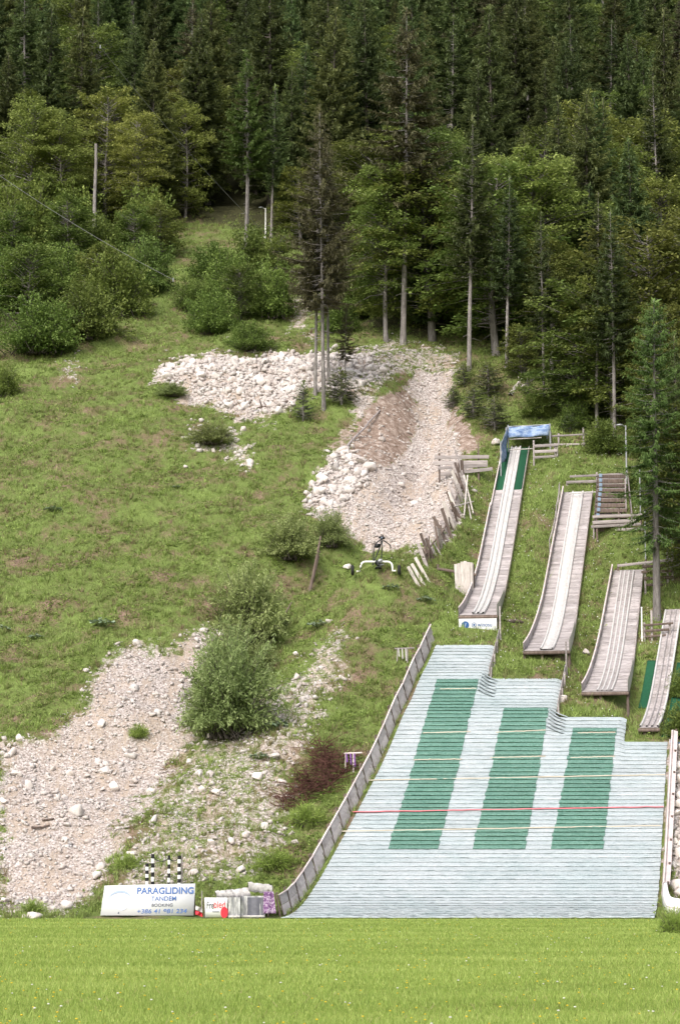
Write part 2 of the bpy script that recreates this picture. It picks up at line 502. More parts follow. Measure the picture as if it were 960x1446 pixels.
def cover(x, y, z):
    px, py = proj(x, y, z)
    jx = 11 * wob(x, y, 4.1, 5.1) + 8 * wob(x, y, 1.5, .4) + 5 * wob(x, y, .6, 2.4)
    jy = 10 * wob(x, y, 3.7, 2.7) + 7 * wob(x, y, 1.3, 3.9) + 4 * wob(x, y, .55, 1.1)
    out = []
    for group, sx in ((SCREE, 1), (EARTH, .6)):
        m = np.zeros(np.shape(x))
        for poly, wgt, soft in group:
            sd = poly_sd(px + jx * sx, py + jy * sx, poly)
            m = np.maximum(m, wgt * smooth(.5 + sd / (2 * soft)))
        out.append(m)
    out[0] = out[0] * (1 - .75 * out[1])
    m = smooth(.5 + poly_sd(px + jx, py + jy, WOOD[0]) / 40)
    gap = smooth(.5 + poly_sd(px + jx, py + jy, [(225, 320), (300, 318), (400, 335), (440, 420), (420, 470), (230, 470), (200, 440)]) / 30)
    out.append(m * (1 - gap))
    return out

# ------------------------------------------------------------------ object helpers
def np_mesh(name, V, Fc, mat=None, tint=None, smooth_shade=False):
    V = np.asarray(V, np.float32); Fc = np.asarray(Fc, np.int32)
    me = bpy.data.meshes.new(name)
    k = Fc.shape[1]
    me.vertices.add(len(V)); me.vertices.foreach_set('co', V.ravel())
    me.loops.add(Fc.size); me.loops.foreach_set('vertex_index', Fc.ravel())
    me.polygons.add(len(Fc))
    me.polygons.foreach_set('loop_start', np.arange(0, Fc.size, k, dtype=np.int32))
    me.polygons.foreach_set('loop_total', np.full(len(Fc), k, np.int32))
    if smooth_shade:
        me.polygons.foreach_set('use_smooth', np.ones(len(Fc), bool))
    me.update(calc_edges=True)
    if tint is not None:
        a = me.attributes.new('tint', 'FLOAT', 'POINT')
        a.data.foreach_set('value', np.asarray(tint, np.float32))
    if mat:
        me.materials.append(MATS[mat])
    return me

def link(name, data, parent=None, loc=None):
    o = bpy.data.objects.new(name, data)
    COL.objects.link(o)
    if parent is not None:
        o.parent = parent
    if loc is not None:
        o.location = loc
    return o

def tag(o, label=None, cat=None, group=None, kind=None):
    if label: o['label'] = label
    if cat: o['category'] = cat
    if group: o['group'] = group
    if kind: o['kind'] = kind
    return o

def thing(name, loc, label, cat, group=None):
    o = bpy.data.objects.new(name, None)
    o.empty_display_size = .3
    COL.objects.link(o)
    o.location = loc
    return tag(o, label, cat, group)

def root_of(o):
    v = Vector((0, 0, 0))
    while o is not None:
        v = v + o.location
        o = o.parent
    return v

_unit = {}
def unit_box(mat):
    if ('b', mat) not in _unit:
        V = [(x, y, z) for x in (-.5, .5) for y in (-.5, .5) for z in (-.5, .5)]
        Fc = [(0, 1, 3, 2), (4, 6, 7, 5), (0, 4, 5, 1), (2, 3, 7, 6), (0, 2, 6, 4), (1, 5, 7, 3)]
        _unit['b', mat] = np_mesh('board', V, Fc, mat)
    return _unit['b', mat]
def unit_pole(mat, n=8, top=.85):
    if ('p', mat, top) not in _unit:
        V, Fc = [], []
        for i in range(n):
            a = 2 * PI * i / n
            V.append((math.cos(a), math.sin(a), -.5)); V.append((math.cos(a) * top, math.sin(a) * top, .5))
        for i in range(n):
            j = (i + 1) % n
            Fc.append((2 * i, 2 * j, 2 * j + 1, 2 * i + 1))
        me = bpy.data.meshes.new('pole')
        me.from_pydata(V, [], Fc + [tuple(2 * i + 1 for i in range(n)), tuple(2 * i for i in reversed(range(n)))])
        me.materials.append(MATS[mat])
        _unit['p', mat, top] = me
    return _unit['p', mat, top]

def frame_between(a, b, up):
    a, b = Vector(a), Vector(b)
    d = (b - a)
    L = d.length
    d.normalize()
    up = Vector(up)
    s = d.cross(up)
    if s.length < 1e-4:
        s = d.cross(Vector((0, 1, .3)))
    s.normalize()
    n = s.cross(d)
    return d, s, n, L, (a + b) / 2

def put(o, M, parent):
    if parent is not None:
        M = Matrix.Translation(-root_of(parent)) @ M
        o.parent = parent
    o.matrix_basis = M
    return o

def board(name, a, b, w, t, mat, parent=None, up=(0, 0, 1)):
    """A plank from a to b, w wide across, t thick along up."""
    d, s, n, L, c = frame_between(a, b, up)
    M = Matrix(((d.x * L, s.x * w, n.x * t, c.x), (d.y * L, s.y * w, n.y * t, c.y), (d.z * L, s.z * w, n.z * t, c.z), (0, 0, 0, 1)))
    o = bpy.data.objects.new(name, unit_box(mat)); COL.objects.link(o)
    # a sheared parent chain never occurs: parents only translate
    return put(o, M, parent)

def pole(name, a, b, r, mat, parent=None, top=.85):
    d, s, n, L, c = frame_between(a, b, (0, 1, 0) if abs((Vector(b) - Vector(a)).normalized().y) < .9 else (0, 0, 1))
    M = Matrix(((s.x * r, -n.x * r, d.x * L, c.x), (s.y * r, -n.y * r, d.y * L, c.y), (s.z * r, -n.z * r, d.z * L, c.z), (0, 0, 0, 1)))
    o = bpy.data.objects.new(name, unit_pole(mat, top=top)); COL.objects.link(o)
    return put(o, M, parent)

def tube_arrays(pts, rad, n=7):
    pts = np.asarray(pts, float)
    rad = np.broadcast_to(np.asarray(rad, float), (len(pts),))
    d = np.gradient(pts, axis=0)
    d /= np.linalg.norm(d, axis=1)[:, None] + 1e-9
    ref = np.where(np.abs(d[:, 2:3]) > .9, np.array([[1., 0, 0]]), np.array([[0, 0, 1.]]))
    s = np.cross(d, ref); s /= np.linalg.norm(s, axis=1)[:, None] + 1e-9
    t = np.cross(d, s)
    a = 2 * PI * np.arange(n) / n
    V = pts[:, None] + rad[:, None, None] * (np.cos(a)[None, :, None] * s[:, None] + np.sin(a)[None, :, None] * t[:, None])
    m = len(pts)
    i = np.arange(m - 1)[:, None] * n; j = np.arange(n)[None]
    k = (j + 1) % n
    Fc = np.stack([i + j, i + k, i + n + k, i + n + j], -1).reshape(-1, 4)
    return V.reshape(-1, 3), Fc

class Acc:
    def __init__(s):
        s.V, s.F, s.T, s.n = [], [], [], 0
    def add(s, V, Fc, T=None):
        s.V.append(V); s.F.append(np.asarray(Fc) + s.n); s.n += len(V)
        s.T.append(np.zeros(len(V)) if T is None else np.broadcast_to(T, (len(V),)))
    def tube(s, pts, rad, n=6):
        s.add(*tube_arrays(pts, rad, n))
    def mesh(s, name, mat, tint=False, smooth_shade=False):
        return np_mesh(name, np.concatenate(s.V), np.concatenate(s.F), mat, np.concatenate(s.T) if tint else None, smooth_shade)
    def obj(s, name, mat, parent=None, smooth_shade=False):
        V = np.concatenate(s.V)
        if parent is not None:
            V = V - np.array(root_of(parent))
        return link(name, np_mesh(name, V, np.concatenate(s.F), mat, None, smooth_shade), parent)

def quad_strip(rows):
    """rows: list of equally long point lists -> one sheet."""
    R = np.asarray(rows, float)
    m, n = R.shape[:2]
    i = np.arange(m - 1)[:, None] * n; j = np.arange(n - 1)[None]
    Fc = np.stack([i + j, i + j + 1, i + n + j + 1, i + n + j], -1).reshape(-1, 4)
    return R.reshape(-1, 3), Fc

def dup(root, loc, rz=0, s=1.0, label=None, cat=None, group=None, sz=None, name=None):
    r = root.copy(); COL.objects.link(r)
    if name: r.name = name
    r.location = loc
    r.rotation_euler = (0, 0, rz)
    r.scale = (s, s, sz if sz else s)
    if label: r['label'] = label
    if cat: r['category'] = cat
    if group: r['group'] = group
    for ch in root.children:
        c = ch.copy(); COL.objects.link(c); c.parent = r
    return r

# ------------------------------------------------------------------ ground
def build_ground():
    xs = np.array([-420, -120, -60, -30, -15, 0, 15, 30, 60, 120, 420.])
    ys = np.array([-400, -100, 0, 20, 40, 60, 80, 87.5, 92.])
    X, Y = np.meshgrid(xs, ys)
    V, Fc = quad_strip(np.stack([X, Y, np.zeros_like(X)], -1))
    m = link('meadow', np_mesh('meadow', V, Fc, 'meadow_ground'))
    tag(m, 'flat bright green mown meadow at the foot of the slope', 'meadow', kind='structure')
    inner = np.arange(-24, 24.01, .3)
    outer = 24 + np.cumsum(.3 * 1.09 ** np.arange(1, 48))
    xs = np.concatenate([-outer[::-1], inner, outer])
    ys = np.concatenate([np.arange(84.6, 150, .28), 150 + np.cumsum(.28 * 1.022 ** np.arange(1, 138))])
    X, Y = np.meshgrid(xs, ys)
    Z = H(X, Y)
    Z = np.where(Y < 85.6, Z - .12 * (85.6 - Y), Z)
    V, Fc = quad_strip(np.stack([X, Y, Z], -1))
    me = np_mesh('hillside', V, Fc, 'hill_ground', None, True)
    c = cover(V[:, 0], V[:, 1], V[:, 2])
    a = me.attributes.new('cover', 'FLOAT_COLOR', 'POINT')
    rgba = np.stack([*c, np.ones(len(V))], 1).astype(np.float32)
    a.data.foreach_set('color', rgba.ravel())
    h = link('hillside', me)
    tag(h, 'steep grassy hillside with pale scree rising to the forest', 'hillside', kind='structure')
    return h
HILL = build_ground()

# ------------------------------------------------------------------ stones
ICO_V = None
def ico(sub):
    t = (1 + 5 ** .5) / 2
    V = np.array([(-1, t, 0), (1, t, 0), (-1, -t, 0), (1, -t, 0), (0, -1, t), (0, 1, t), (0, -1, -t), (0, 1, -t), (t, 0, -1), (t, 0, 1), (-t, 0, -1), (-t, 0, 1)], float)
    V /= np.linalg.norm(V[0])
    Fc = [(0, 11, 5), (0, 5, 1), (0, 1, 7), (0, 7, 10), (0, 10, 11), (1, 5, 9), (5, 11, 4), (11, 10, 2), (10, 7, 6), (7, 1, 8), (3, 9, 4), (3, 4, 2), (3, 2, 6), (3, 6, 8), (3, 8, 9), (4, 9, 5), (2, 4, 11), (6, 2, 10), (8, 6, 7), (9, 8, 1)]
    V = list(map(tuple, V))
    for _ in range(sub):
        cache, out = {}, []
        def mid(a, b):
            k = (min(a, b), max(a, b))
            if k not in cache:
                m = (np.array(V[a]) + np.array(V[b])) / 2
                V.append(tuple(m / np.linalg.norm(m))); cache[k] = len(V) - 1
            return cache[k]
        for a, b, c in Fc:
            x, y, z = mid(a, b), mid(b, c), mid(c, a)
            out += [(a, x, z), (b, y, x), (c, z, y), (x, y, z)]
        Fc = out
    return np.array(V), np.array(Fc)

def stone_shape(sub, rng):
    """Broken block: convex hull of a few points; the finer ones get their edges worn."""
    n = (9, 12, 15)[sub]
    p = rng.normal(size=(n, 3)); p /= np.linalg.norm(p, axis=1)[:, None]
    p *= rng.uniform(.82, 1.12, (n, 1))
    p = np.sign(p) * np.abs(p) ** .8
    p *= np.array([1.0, rng.uniform(.6, .9), rng.uniform(.5, .75)])
    bm = bmesh.new()
    for q in p: bm.verts.new(q)
    r = bmesh.ops.convex_hull(bm, input=bm.verts)
    bmesh.ops.delete(bm, geom=[g for g in r['geom_interior'] if isinstance(g, bmesh.types.BMVert)], context='VERTS')
    if sub:
        bmesh.ops.bevel(bm, geom=bm.edges[:], offset=.07, segments=1, affect='EDGES')
    bmesh.ops.triangulate(bm, faces=bm.faces[:])
    bm.verts.index_update()
    V = np.array([v.co[:] for v in bm.verts]); Fc = np.array([[v.index for v in f.verts] for f in bm.faces])
    bm.free()
    return V, Fc

SH0 = [stone_shape(0, np.random.default_rng(100 + i)) for i in range(8)]
SH1 = [stone_shape(1, np.random.default_rng(200 + i)) for i in range(8)]
STONE_ME = [np_mesh('stone', V, Fc, 'stone') for V, Fc in SH1]

def rand_rot(n, rng, tilt=.6):
    a = rng.uniform(0, 2 * PI, n); b = rng.normal(0, tilt, n); c = rng.normal(0, tilt, n)
    ca, sa, cb, sb, cc, sc = np.cos(a), np.sin(a), np.cos(b), np.sin(b), np.cos(c), np.sin(c)
    O = np.zeros(n); I = np.ones(n)
    Rz = np.stack([ca, -sa, O, sa, ca, O, O, O, I], 1).reshape(n, 3, 3)
    Rx = np.stack([I, O, O, O, cb, -sb, O, sb, cb], 1).reshape(n, 3, 3)
    Ry = np.stack([cc, O, sc, O, I, O, -sc, O, cc], 1).reshape(n, 3, 3)
    return Rz @ Rx @ Ry

def build_stones():
    rng = np.random.default_rng(5)
    N = 330000
    Y = rng.uniform(86, 152, N)
    X = rng.uniform(-1, 1, N) * (.165 * Y + 1)
    Z = H(X, Y)
    c = cover(X, Y, Z)
    px, py = proj(X, Y, Z)
    keep = (np.maximum(c[0], .3 * c[1]) > rng.uniform(.12, 1.0, N)) & ((X < x_left(Y) - .7) | (Y > 112) | (X > landing_right(Y) + .4))
    X, Y, Z, px, py = X[keep], Y[keep], Z[keep], px[keep], py[keep]
    # size: heaps of big blocks on the upper field and the left edge of the fan, small gravel on the rest
    big = (smooth(.5 + poly_sd(px, py, [(214, 530), (240, 508), (360, 496), (530, 496), (560, 515), (500, 560), (440, 552), (395, 585), (325, 582)]) / 20)
           + .9 * smooth(.5 + poly_sd(px, py, [(425, 720), (455, 640), (490, 625), (530, 660), (480, 720), (440, 730)]) / 16)
           + .5 * smooth(.5 + poly_sd(px, py, [(270, 890), (310, 885), (310, 920), (270, 920)]) / 10)
           + .8 * smooth(.5 + poly_sd(px, py, [(930, 1090), (960, 1080), (990, 1290), (930, 1240)]) / 8)
           + .5 * smooth(.5 + poly_sd(px, py, [(250, 600), (360, 600), (360, 670), (250, 670)]) / 20))
    big = np.clip(big, 0, 1)
    s = np.exp(rng.normal(0, .48, len(X))) * (.062 + .068 * big)
    left = (px < 420) & (py > 880)
    s = np.where(left, s * np.where(rng.random(len(X)) < .08, 1.9, .85), s)
    # thin out: fewer where the blocks are big
    k2 = rng.random(len(X)) < np.where(big > .5, .56, .36)
    X, Y, Z, s = X[k2], Y[k2], Z[k2], np.clip(s[k2], .03, .45)
    order = np.argsort(-s / Y)
    nb = 292
    R = rand_rot(len(X), rng)
    for q, i in enumerate(order[:nb]):
        o = bpy.data.objects.new('stone', STONE_ME[q % 8]); COL.objects.link(o)
        M = Matrix([list(r) for r in R[i]]).to_4x4()
        o.matrix_basis = Matrix.Translation((X[i], Y[i], Z[i] + .22 * s[i])) @ M @ Matrix.Diagonal((s[i], s[i], s[i], 1))
        o.parent = HILL
    A = Acc()
    rest = order[nb:]
    for v in range(8):
        idx = rest[v::8]
        V, Fc = SH0[v]
        W = np.einsum('nij,kj->nki', R[idx], V) * s[idx][:, None, None]
        W += np.stack([X[idx], Y[idx], Z[idx] + .2 * s[idx]], 1)[:, None]
        n = len(V)
        FF = (Fc[None] + (np.arange(len(idx)) * n)[:, None, None]).reshape(-1, 3)
        A.add(W.reshape(-1, 3), FF)
    o = link('rubble', A.mesh('rubble', 'stone'))
    tag(o, 'countless small pale limestone fragments spread over the scree', 'rubble', kind='stuff')
    print('stones', len(X))
build_stones()

def boulder(px, py, wpx, label, v=0, squash=.75, grp=None):
    p = hit(px, py)
    sc = wpx / 2 / (F / p.y)
    V, Fc = stone_shape(2, np.random.default_rng(300 + v))
    o = link('boulder', np_mesh('boulder', V * sc * np.array([1, 1, squash / .65]), Fc, 'stone'))
    o.location = p + Vector((0, 0, sc * .3))
    o.rotation_euler = (.1, .15, v * 1.3)
    tag(o, label, 'boulder', grp)
boulder(95, 1283, 26, 'large pale boulder at the toe of the scree beside the meadow', 1)
boulder(75, 1285, 14, 'small pale boulder next to the large one at the scree toe', 2)
boulder(490, 803, 18, 'white boulder lying beside the left wheel of the trike', 3, .6)
boulder(418, 925, 12, 'lone white boulder on the grass below the small leaning stakes', 4)
boulder(454, 944, 9, 'small white boulder on the bare patch beside the slope fence', 5)
boulder(828, 924, 17, 'grey boulder in the grass between the second and third inrun', 6)
boulder(167, 912, 14, 'pale flat boulder on the grass above the left scree', 7, .5)
boulder(262, 660, 9, 'small pale boulder on the grass under the rubble patch', 8)
boulder(352, 660, 14, 'angular white boulder at the lower tip of the rubble patch', 9)
boulder(795, 990, 16, 'earthy boulder at the head of the third landing lane', 10)
boulder(288, 893, 16, 'upper pale block of the stone heap beside the willow bush', 11)
boulder(298, 903, 18, 'lower pale block of the stone heap beside the willow bush', 12)
boulder(700, 628, 22, 'grey boulder behind the blue side tarpaulin', 13)
boulder(122, 948, 10, 'small pale boulder alone in the grass left of the scree', 14)

# ------------------------------------------------------------------ landing slope with plastic mats
def px_line(a, b):
    """Two photo points on the slope -> x as a line of y."""
    A, B = hit(*a, fun=landing_z), hit(*b, fun=landing_z)
    k = (B.x - A.x) / (B.y - A.y)
    return (lambda y: A.x + k * (y - A.y)), min(A.y, B.y), max(A.y, B.y)

def build_landing():
    rng = np.random.default_rng(11)
    L = thing('landing_slope', (4.5, 92, float(G(92))), 'wide ski jump landing slope covered in pale plastic mats with three green panels', 'ski slope')
    off = np.array(L.location)
    panels = []
    for bl, br, tl, tr in (((548, 1200), (618, 1200), (616, 963), (675, 963)), ((667, 1200), (741, 1200), (712, 999), (775, 999)), ((777, 1200), (851, 1200), (809, 1030), (870, 1030))):
        fl, y0, y1 = px_line(bl, tl)
        fr, _, _ = px_line(br, tr)
        panels.append((fl, fr, y0, y1))
    def strip(name, xa, xb, ya, yb, mat, lift=0.0):
        # xa, xb: functions of y
        n = max(3, int((xb(ya) - xa(ya)) / .13))
        u = np.linspace(0, 1, n)
        def rowpts(y, dz, jy=0, jz=0):
            x = xa(y) + (xb(y) - xa(y)) * u
            yj = y + rng.normal(0, 1, n) * jy
            return np.stack([x, yj, landing_z(x, np.full(n, y)) + dz + lift + rng.normal(0, 1, n) * jz], 1)
        g = 1.45 if mat == 'mat_green' else 1.0
        rows = [rowpts(yb + .03, .014, 0, .002), rowpts(ya + .07, .046 * g, .008, .004), rowpts(ya, .056 * g, .012, .005), rowpts(ya - .008, .036 * g, .012, .007), rowpts(ya + .024 * g, .020)]
        V, Fc = quad_strip(rows)
        return link(name, np_mesh(name, V - off, Fc, mat), L)
    dy = .288
    y = 85.7
    while y < LANE_TOP[0] - .05:
        ya, yb = y, y + dy
        ym = y + dy / 2
        right = (lambda v, ym=ym: float(landing_right(np.float64(ym))) + .18 * (v - ym) + .012 * math.sin(ym * 37))
        left = (lambda v: float(x_left(v)) + .06)
        jj = [rng.normal(0, .02) for _ in range(6)]
        cuts = [((lambda v, a=a: a(v) + jj[0]), (lambda v, b=b: b(v) + jj[1])) for a, b, p0, p1 in panels if p0 - .05 < ym < p1 + .05]
        cur = left
        for a, b in cuts:
            strip('white_mat', cur, a, ya, yb, 'mat_white')
            strip('green_mat', a, b, ya, yb, 'mat_green', .004)
            cur = b
        strip('white_mat', cur, right, ya, yb, 'mat_white')
        y += dy
    # marking cords
    def cord(pxa, pya, pxb, pyb, mat, w):
        A, B = hit(pxa, pya, fun=landing_z), hit(pxb, pyb, fun=landing_z)
        n = 40
        u = np.linspace(0, 1, n)
        x = A.x + (B.x - A.x) * u
        yy = A.y + (B.y - A.y) * u + rng.normal(0, .008, n)
        z = landing_z(x, yy) + .075 + rng.normal(0, .004, n)
        rows = [np.stack([x, yy + s * w, z + q], 1) for s, q in ((-1, -.03), (-.9, .0), (.9, .012), (1, -.03))]
        V, Fc = quad_strip(rows)
        link('marking_cord', np_mesh('marking_cord', V - off, Fc, mat), L)
    cord(621, 975, 672, 974, 'yellow_line', .04)
    cord(597, 1037, 664, 1035, 'yellow_line', .05)
    cord(584, 1075, 652, 1074, 'yellow_line', .05)
    cord(700, 1036, 770, 1033, 'yellow_line', .028)
    cord(692, 1072, 770, 1070, 'yellow_line', .028)
    cord(805, 1072, 868, 1070, 'yellow_line', .028)
    cord(815, 1037, 868, 1036, 'yellow_line', .05)
    cord(512, 1104, 938, 1096, 'yellow_line', .028)
    cord(490, 1149, 936, 1141, 'red_line', .07)
    cord(478, 1176, 932, 1168, 'yellow_line', .028)
    # mats draped down the side of each higher lane
    for k in range(2):
        yt = LANE_TOP[k + 1]
        for i in range(6):
            yy = yt + .25 - i * .26
            xe = float(lane_right(k, yy))
            rows = []
            for q in range(5):
                x = xe - .25 + q * .17
                rows.append([(x + .04 * s, yy - .12 * q * .8 + s * .12 + rng.normal(0, .02), float(landing_z(np.float64(x), np.float64(yy - .1 * q))) + .10 - .012 * q + .02 * s) for s in (-1, 0, 1)])
            V, Fc = quad_strip(rows)
            link('side_mat', np_mesh('side_mat', V - off, Fc, 'mat_white'), L)
    return L
build_landing()

# ------------------------------------------------------------------ board fence on the left of the landing slope
def build_side_fence():
    ys = [86.6]
    while ys[-1] < 108.4:
        ys.append(ys[-1] + 1.05)
    base = [Vector((float(x_left(y)) - .12, y, float(landing_z(x_left(y), y)) - .02)) for y in ys]
    root = thing('slope_fence', base[0], 'long grey board fence running up the left edge of the landing slope', 'fence')
    lean = Vector((-.24, 0, .97))
    rnd = random.Random(3)
    for i, b in enumerate(base):
        h = .80 + rnd.uniform(-.03, .05)
        board('post', b + Vector((-.06, 0, -.2)), b + Vector((-.06, 0, 0)) + lean * (h + .03), .10, .07, 'brown_wood', root, (1, 0, 0))
        board('post_cap', b + lean * h + Vector((-.09, 0, .02)), b + lean * h + Vector((.0, .0, .10)), .06, .05, 'brown_wood', root, (0, 1, 0))
    for i in range(len(base) - 1):
        a, b = base[i], base[i + 1]
        g = (b - a) * .035
        for k in range(2):
            z0 = .04 + k * .375
            j = rnd.uniform(-.01, .01)
            board('panel_board', a + g + lean * (z0 + .18 + j), b - g + lean * (z0 + .18 - j), .03, .355, 'fence_board', root, lean)
        board('top_rail', a + lean * .79 + Vector((.02, 0, 0)), b + lean * .79 + Vector((.02, 0, 0)), .07, .04, 'rail_board', root, lean)
        if i % 1 == 0:
            m = a + (b - a) * .03
            board('batten', m + Vector((.03, 0, 0)) + lean * .03, m + Vector((.03, 0, 0)) + lean * .78, .06, .025, 'brown_wood', root, (1, 0, .24))
build_side_fence()

def build_right_barrier():
    ys = [89.0, 90.6, 92.2, 93.8, 95.4, 97.0, 98.6, 100.2]
    base = [Vector((float(lane_right(3, y)) + .12, y, float(G(y)))) for y in ys]
    root = thing('slope_barrier', base[0], 'pinkish board barrier along the right edge of the landing slope', 'barrier')
    up = Vector((.2, 0, .98))
    for i in range(len(base) - 1):
        a, b = base[i], base[i + 1]
        for k in range(2):
            board('board', a + up * (.2 + .33 * k), b + up * (.2 + .33 * k) * .98, .03, .31, 'rail_board', root, up)
        board('top_board', a + up * .6 + Vector((.08, 0, 0)), b + up * .6 + Vector((.08, 0, 0)), .26, .03, 'rail_board', root, up)
    for b in base:
        pole('post', b + Vector((.14, 0, -.2)), b + Vector((.14, 0, 0)) + up * .68, .05, 'brown_wood', root)
    # curved white end sheet by the meadow
    e = thing('barrier_end', (11.6, 87.5, 0), 'curved white plastic end sheet of the barrier beside the meadow', 'barrier end')
    c = Vector((float(lane_right(3, 89)) + .25, 89.0, float(G(89)) + .05))
    rows = []
    for j, zz in enumerate((0, .3, .62, .66)):
        row = []
        for q in range(15):
            u = q / 14
            a = PI * (1.0 + .55 * u)
            y = 89.0 - 2.6 * math.sin(u * PI / 2)
            x = c.x - .12 - .12 * math.sin(u * PI) + .9 * max(0, u - .55) ** 1.1 * 2.2
            row.append((x + .16 * zz + (.1 if j == 3 else 0), y, max(float(G(y)), 0) + zz * (1 - .1 * u)))
        rows.append(row)
    V, Fc = quad_strip(rows)
    me = np_mesh('sheet', V - np.array(e.location), Fc, 'white_paint', None, True)
    s = link('sheet', me, e)
    md = s.modifiers.new('thick', 'SOLIDIFY'); md.thickness = .02
    rr = [[Vector(r[q]) + Vector((-.015, -.015, .03 if k else 0)) for q in range(2, 13)] for k, r in ((0, rows[1]), (1, rows[1]))]
    V, Fc = quad_strip([[tuple(p) for p in r] for r in rr])
    link('red_stripe', np_mesh('red_stripe', V - np.array(e.location), Fc, 'rail_board'), e)
    for q in (1, 7, 13):
        p = Vector(rows[0][q])
        board('stake', p + Vector((.06, .04, -.2)), p + Vector((.16, .04, .6)), .05, .04, 'pale_wood', e)
build_right_barrier()

# ------------------------------------------------------------------ inruns
def run_pt(r, y, l, h):
    s = float(r.slope(y))
    n = Vector((-r.t * s, -s, 1)).normalized()
    side = Vector((1, -r.t, 0)).normalized()
    return Vector((float(r.xc(y)), y, float(r.z(np.float64(y))))) + side * l + n * h

def run_normal(r, y):
    s = float(r.slope(y))
    return Vector((-r.t * s, -s, 1)).normalized()

def sweep(r, y0, y1, prof, step=.35):
    n = max(3, int((y1 - y0) / step))
    rows = [[tuple(run_pt(r, y, l, h)) for l, h in prof] for y in np.linspace(y0, y1, n)]
    return quad_strip(rows)

def part(name, V, Fc, mat, root):
    return link(name, np_mesh(name, V - np.array(root_of(root)), Fc, mat), root)

def build_run(k, label):
    r = RUNS[k]
    rnd = random.Random(20 + k)
    root = thing('inrun', run_pt(r, r.yl, 0, -.6), label, 'ski jump inrun', 'ski jump inruns')
    y = r.yl
    i = 0
    while y < r.y1:
        s = float(r.slope(y))
        d = .185 / math.sqrt(1 + s * s)
        if k == 0 and y > 125.3:
            break
        w = float(r.w(y)) / 2
        n = run_normal(r, y)
        j = rnd.uniform(-.012, .012)
        a = run_pt(r, y, -w + rnd.uniform(-.02, .02), rnd.uniform(-.006, .006))
        b = run_pt(r, y + j, w + rnd.uniform(-.02, .02), rnd.uniform(-.006, .006))
        board('plank', a, b, .160, .03, 'deck_wood', root, n)
        y += d
        i += 1
    # joists under the planks
    for l in (-.42, .42):
        V, Fc = sweep(r, r.yl + .05, r.y1 - .05, [(l * r.w1 - .05, -.02), (l * r.w1 - .05, -.2), (l * r.w1 + .05, -.2), (l * r.w1 + .05, -.02)])
        part('joist', V, Fc, 'brown_wood', root)
    # tracks
    if k == 0:
        V, Fc = sweep(r, r.yl - .02, r.y1, [(-.27, .02), (-.27, .06), (.27, .06), (.27, .02)]); part('track_bed', V, Fc, 'track_white', root)
        for l in (-.23, .0, .23):
            V, Fc = sweep(r, r.yl, r.y1, [(l - .05, .05), (l - .045, .13), (l + .045, .13), (l + .05, .05)]); part('track_ridge', V, Fc, 'track_white', root)
    elif k == 1:
        V, Fc = sweep(r, r.yl - .02, r.y1 - .1, [(-.3, .02), (-.3, .07), (.3, .07), (.3, .02)]); part('track_bed', V, Fc, 'track_white', root)
        for l in (-.26, .26):
            V, Fc = sweep(r, r.yl, r.y1 - .1, [(l - .04, .05), (l - .035, .12), (l + .035, .12), (l + .04, .05)]); part('track_ridge', V, Fc, 'track_white', root)
    elif k == 2:
        V, Fc = sweep(r, r.yl - .02, r.y1 - .1, [(-.34, .018), (-.34, .03), (.34, .03), (.34, .018)]); part('track_bed', V, Fc, 'deck_wood', root)
        for l in (-.33, -.13, .07, .27):
            V, Fc = sweep(r, r.yl, r.y1 - .1, [(l - .035, .015), (l - .03, .07), (l + .03, .07), (l + .035, .015)]); part('track_ridge', V, Fc, 'track_white', root)
    else:
        for l in (-.36, -.1, .12, .36):
            V, Fc = sweep(r, r.yl, r.y1 - .1, [(l - .04, .0), (l - .035, .09), (l + .035, .09), (l + .04, .0)]); part('track_ridge', V, Fc, 'track_white' if abs(l) > .3 else 'deck_wood', root)
    if k == 0:                                 # green felt on the upper part
        V, Fc = sweep(r, 125.3, r.y1, [(-r.w1 / 2, -.02), (-r.w1 / 2, .012), (r.w1 / 2, .012), (r.w1 / 2, -.02)]); part('green_felt', V, Fc, 'green_felt', root)
    # side boards, short lengths so that they follow the curve
    if k < 3:
        for sd in (-1, 1):
            y = r.yl
            while y < r.y1 - .4:
                e = min(y + (1.0 if y < r.yl + r.r else 2.2), r.y1)
                h = .34 if sd < 0 else .10
                mat = 'fence_board' if sd < 0 else 'rail_board'
                if sd > 0 and y < r.yl + 4.0:
                    h, mat = .46 - .05 * (y - r.yl), 'clear_board'
                if sd < 0 and k == 0 and y > 122: h = .16
                w0, w1 = float(r.w(y)) / 2 + .03, float(r.w(e)) / 2 + .03
                board('side_board', run_pt(r, y, sd * w0, h / 2 - .05), run_pt(r, e, sd * w1, h / 2 - .05), .035, h + .1, mat, root, run_normal(r, y))
                if sd < 0:
                    board('board_cap', run_pt(r, y, sd * w0, h + .015), run_pt(r, e, sd * w1, h + .015), .06, .025, 'rail_board', root, run_normal(r, y))
                y = e
    # lip: front beam, posts
    w = r.w0 / 2
    board('lip_beam', run_pt(r, r.yl - .07, -w - .05, -.10), run_pt(r, r.yl - .07, w + .05, -.10), .12, .14, 'brown_wood', root)
    for l in (-w, -.2, w):
        a = run_pt(r, r.yl + .05, l, -.15)
        pole('post', Vector((a.x, a.y, gz(a.x, a.y) - .2)), a, .07, 'brown_wood', root)
    y = r.yl + 2
    while y < r.y1:
        for sd in (-1, 1):
            a = run_pt(r, y, sd * float(r.w(y)) * .46, -.1)
            g = gz(a.x, a.y)
            if a.z - g > .05:
                pole('post', Vector((a.x, a.y, g - .25)), a, .06, 'brown_wood', root)
        y += 2.6
    return root
build_run(0, 'longest plank inrun with a white track starting under the blue tarpaulin')
build_run(1, 'wide plank inrun with a broad white central band beside the viewing steps')
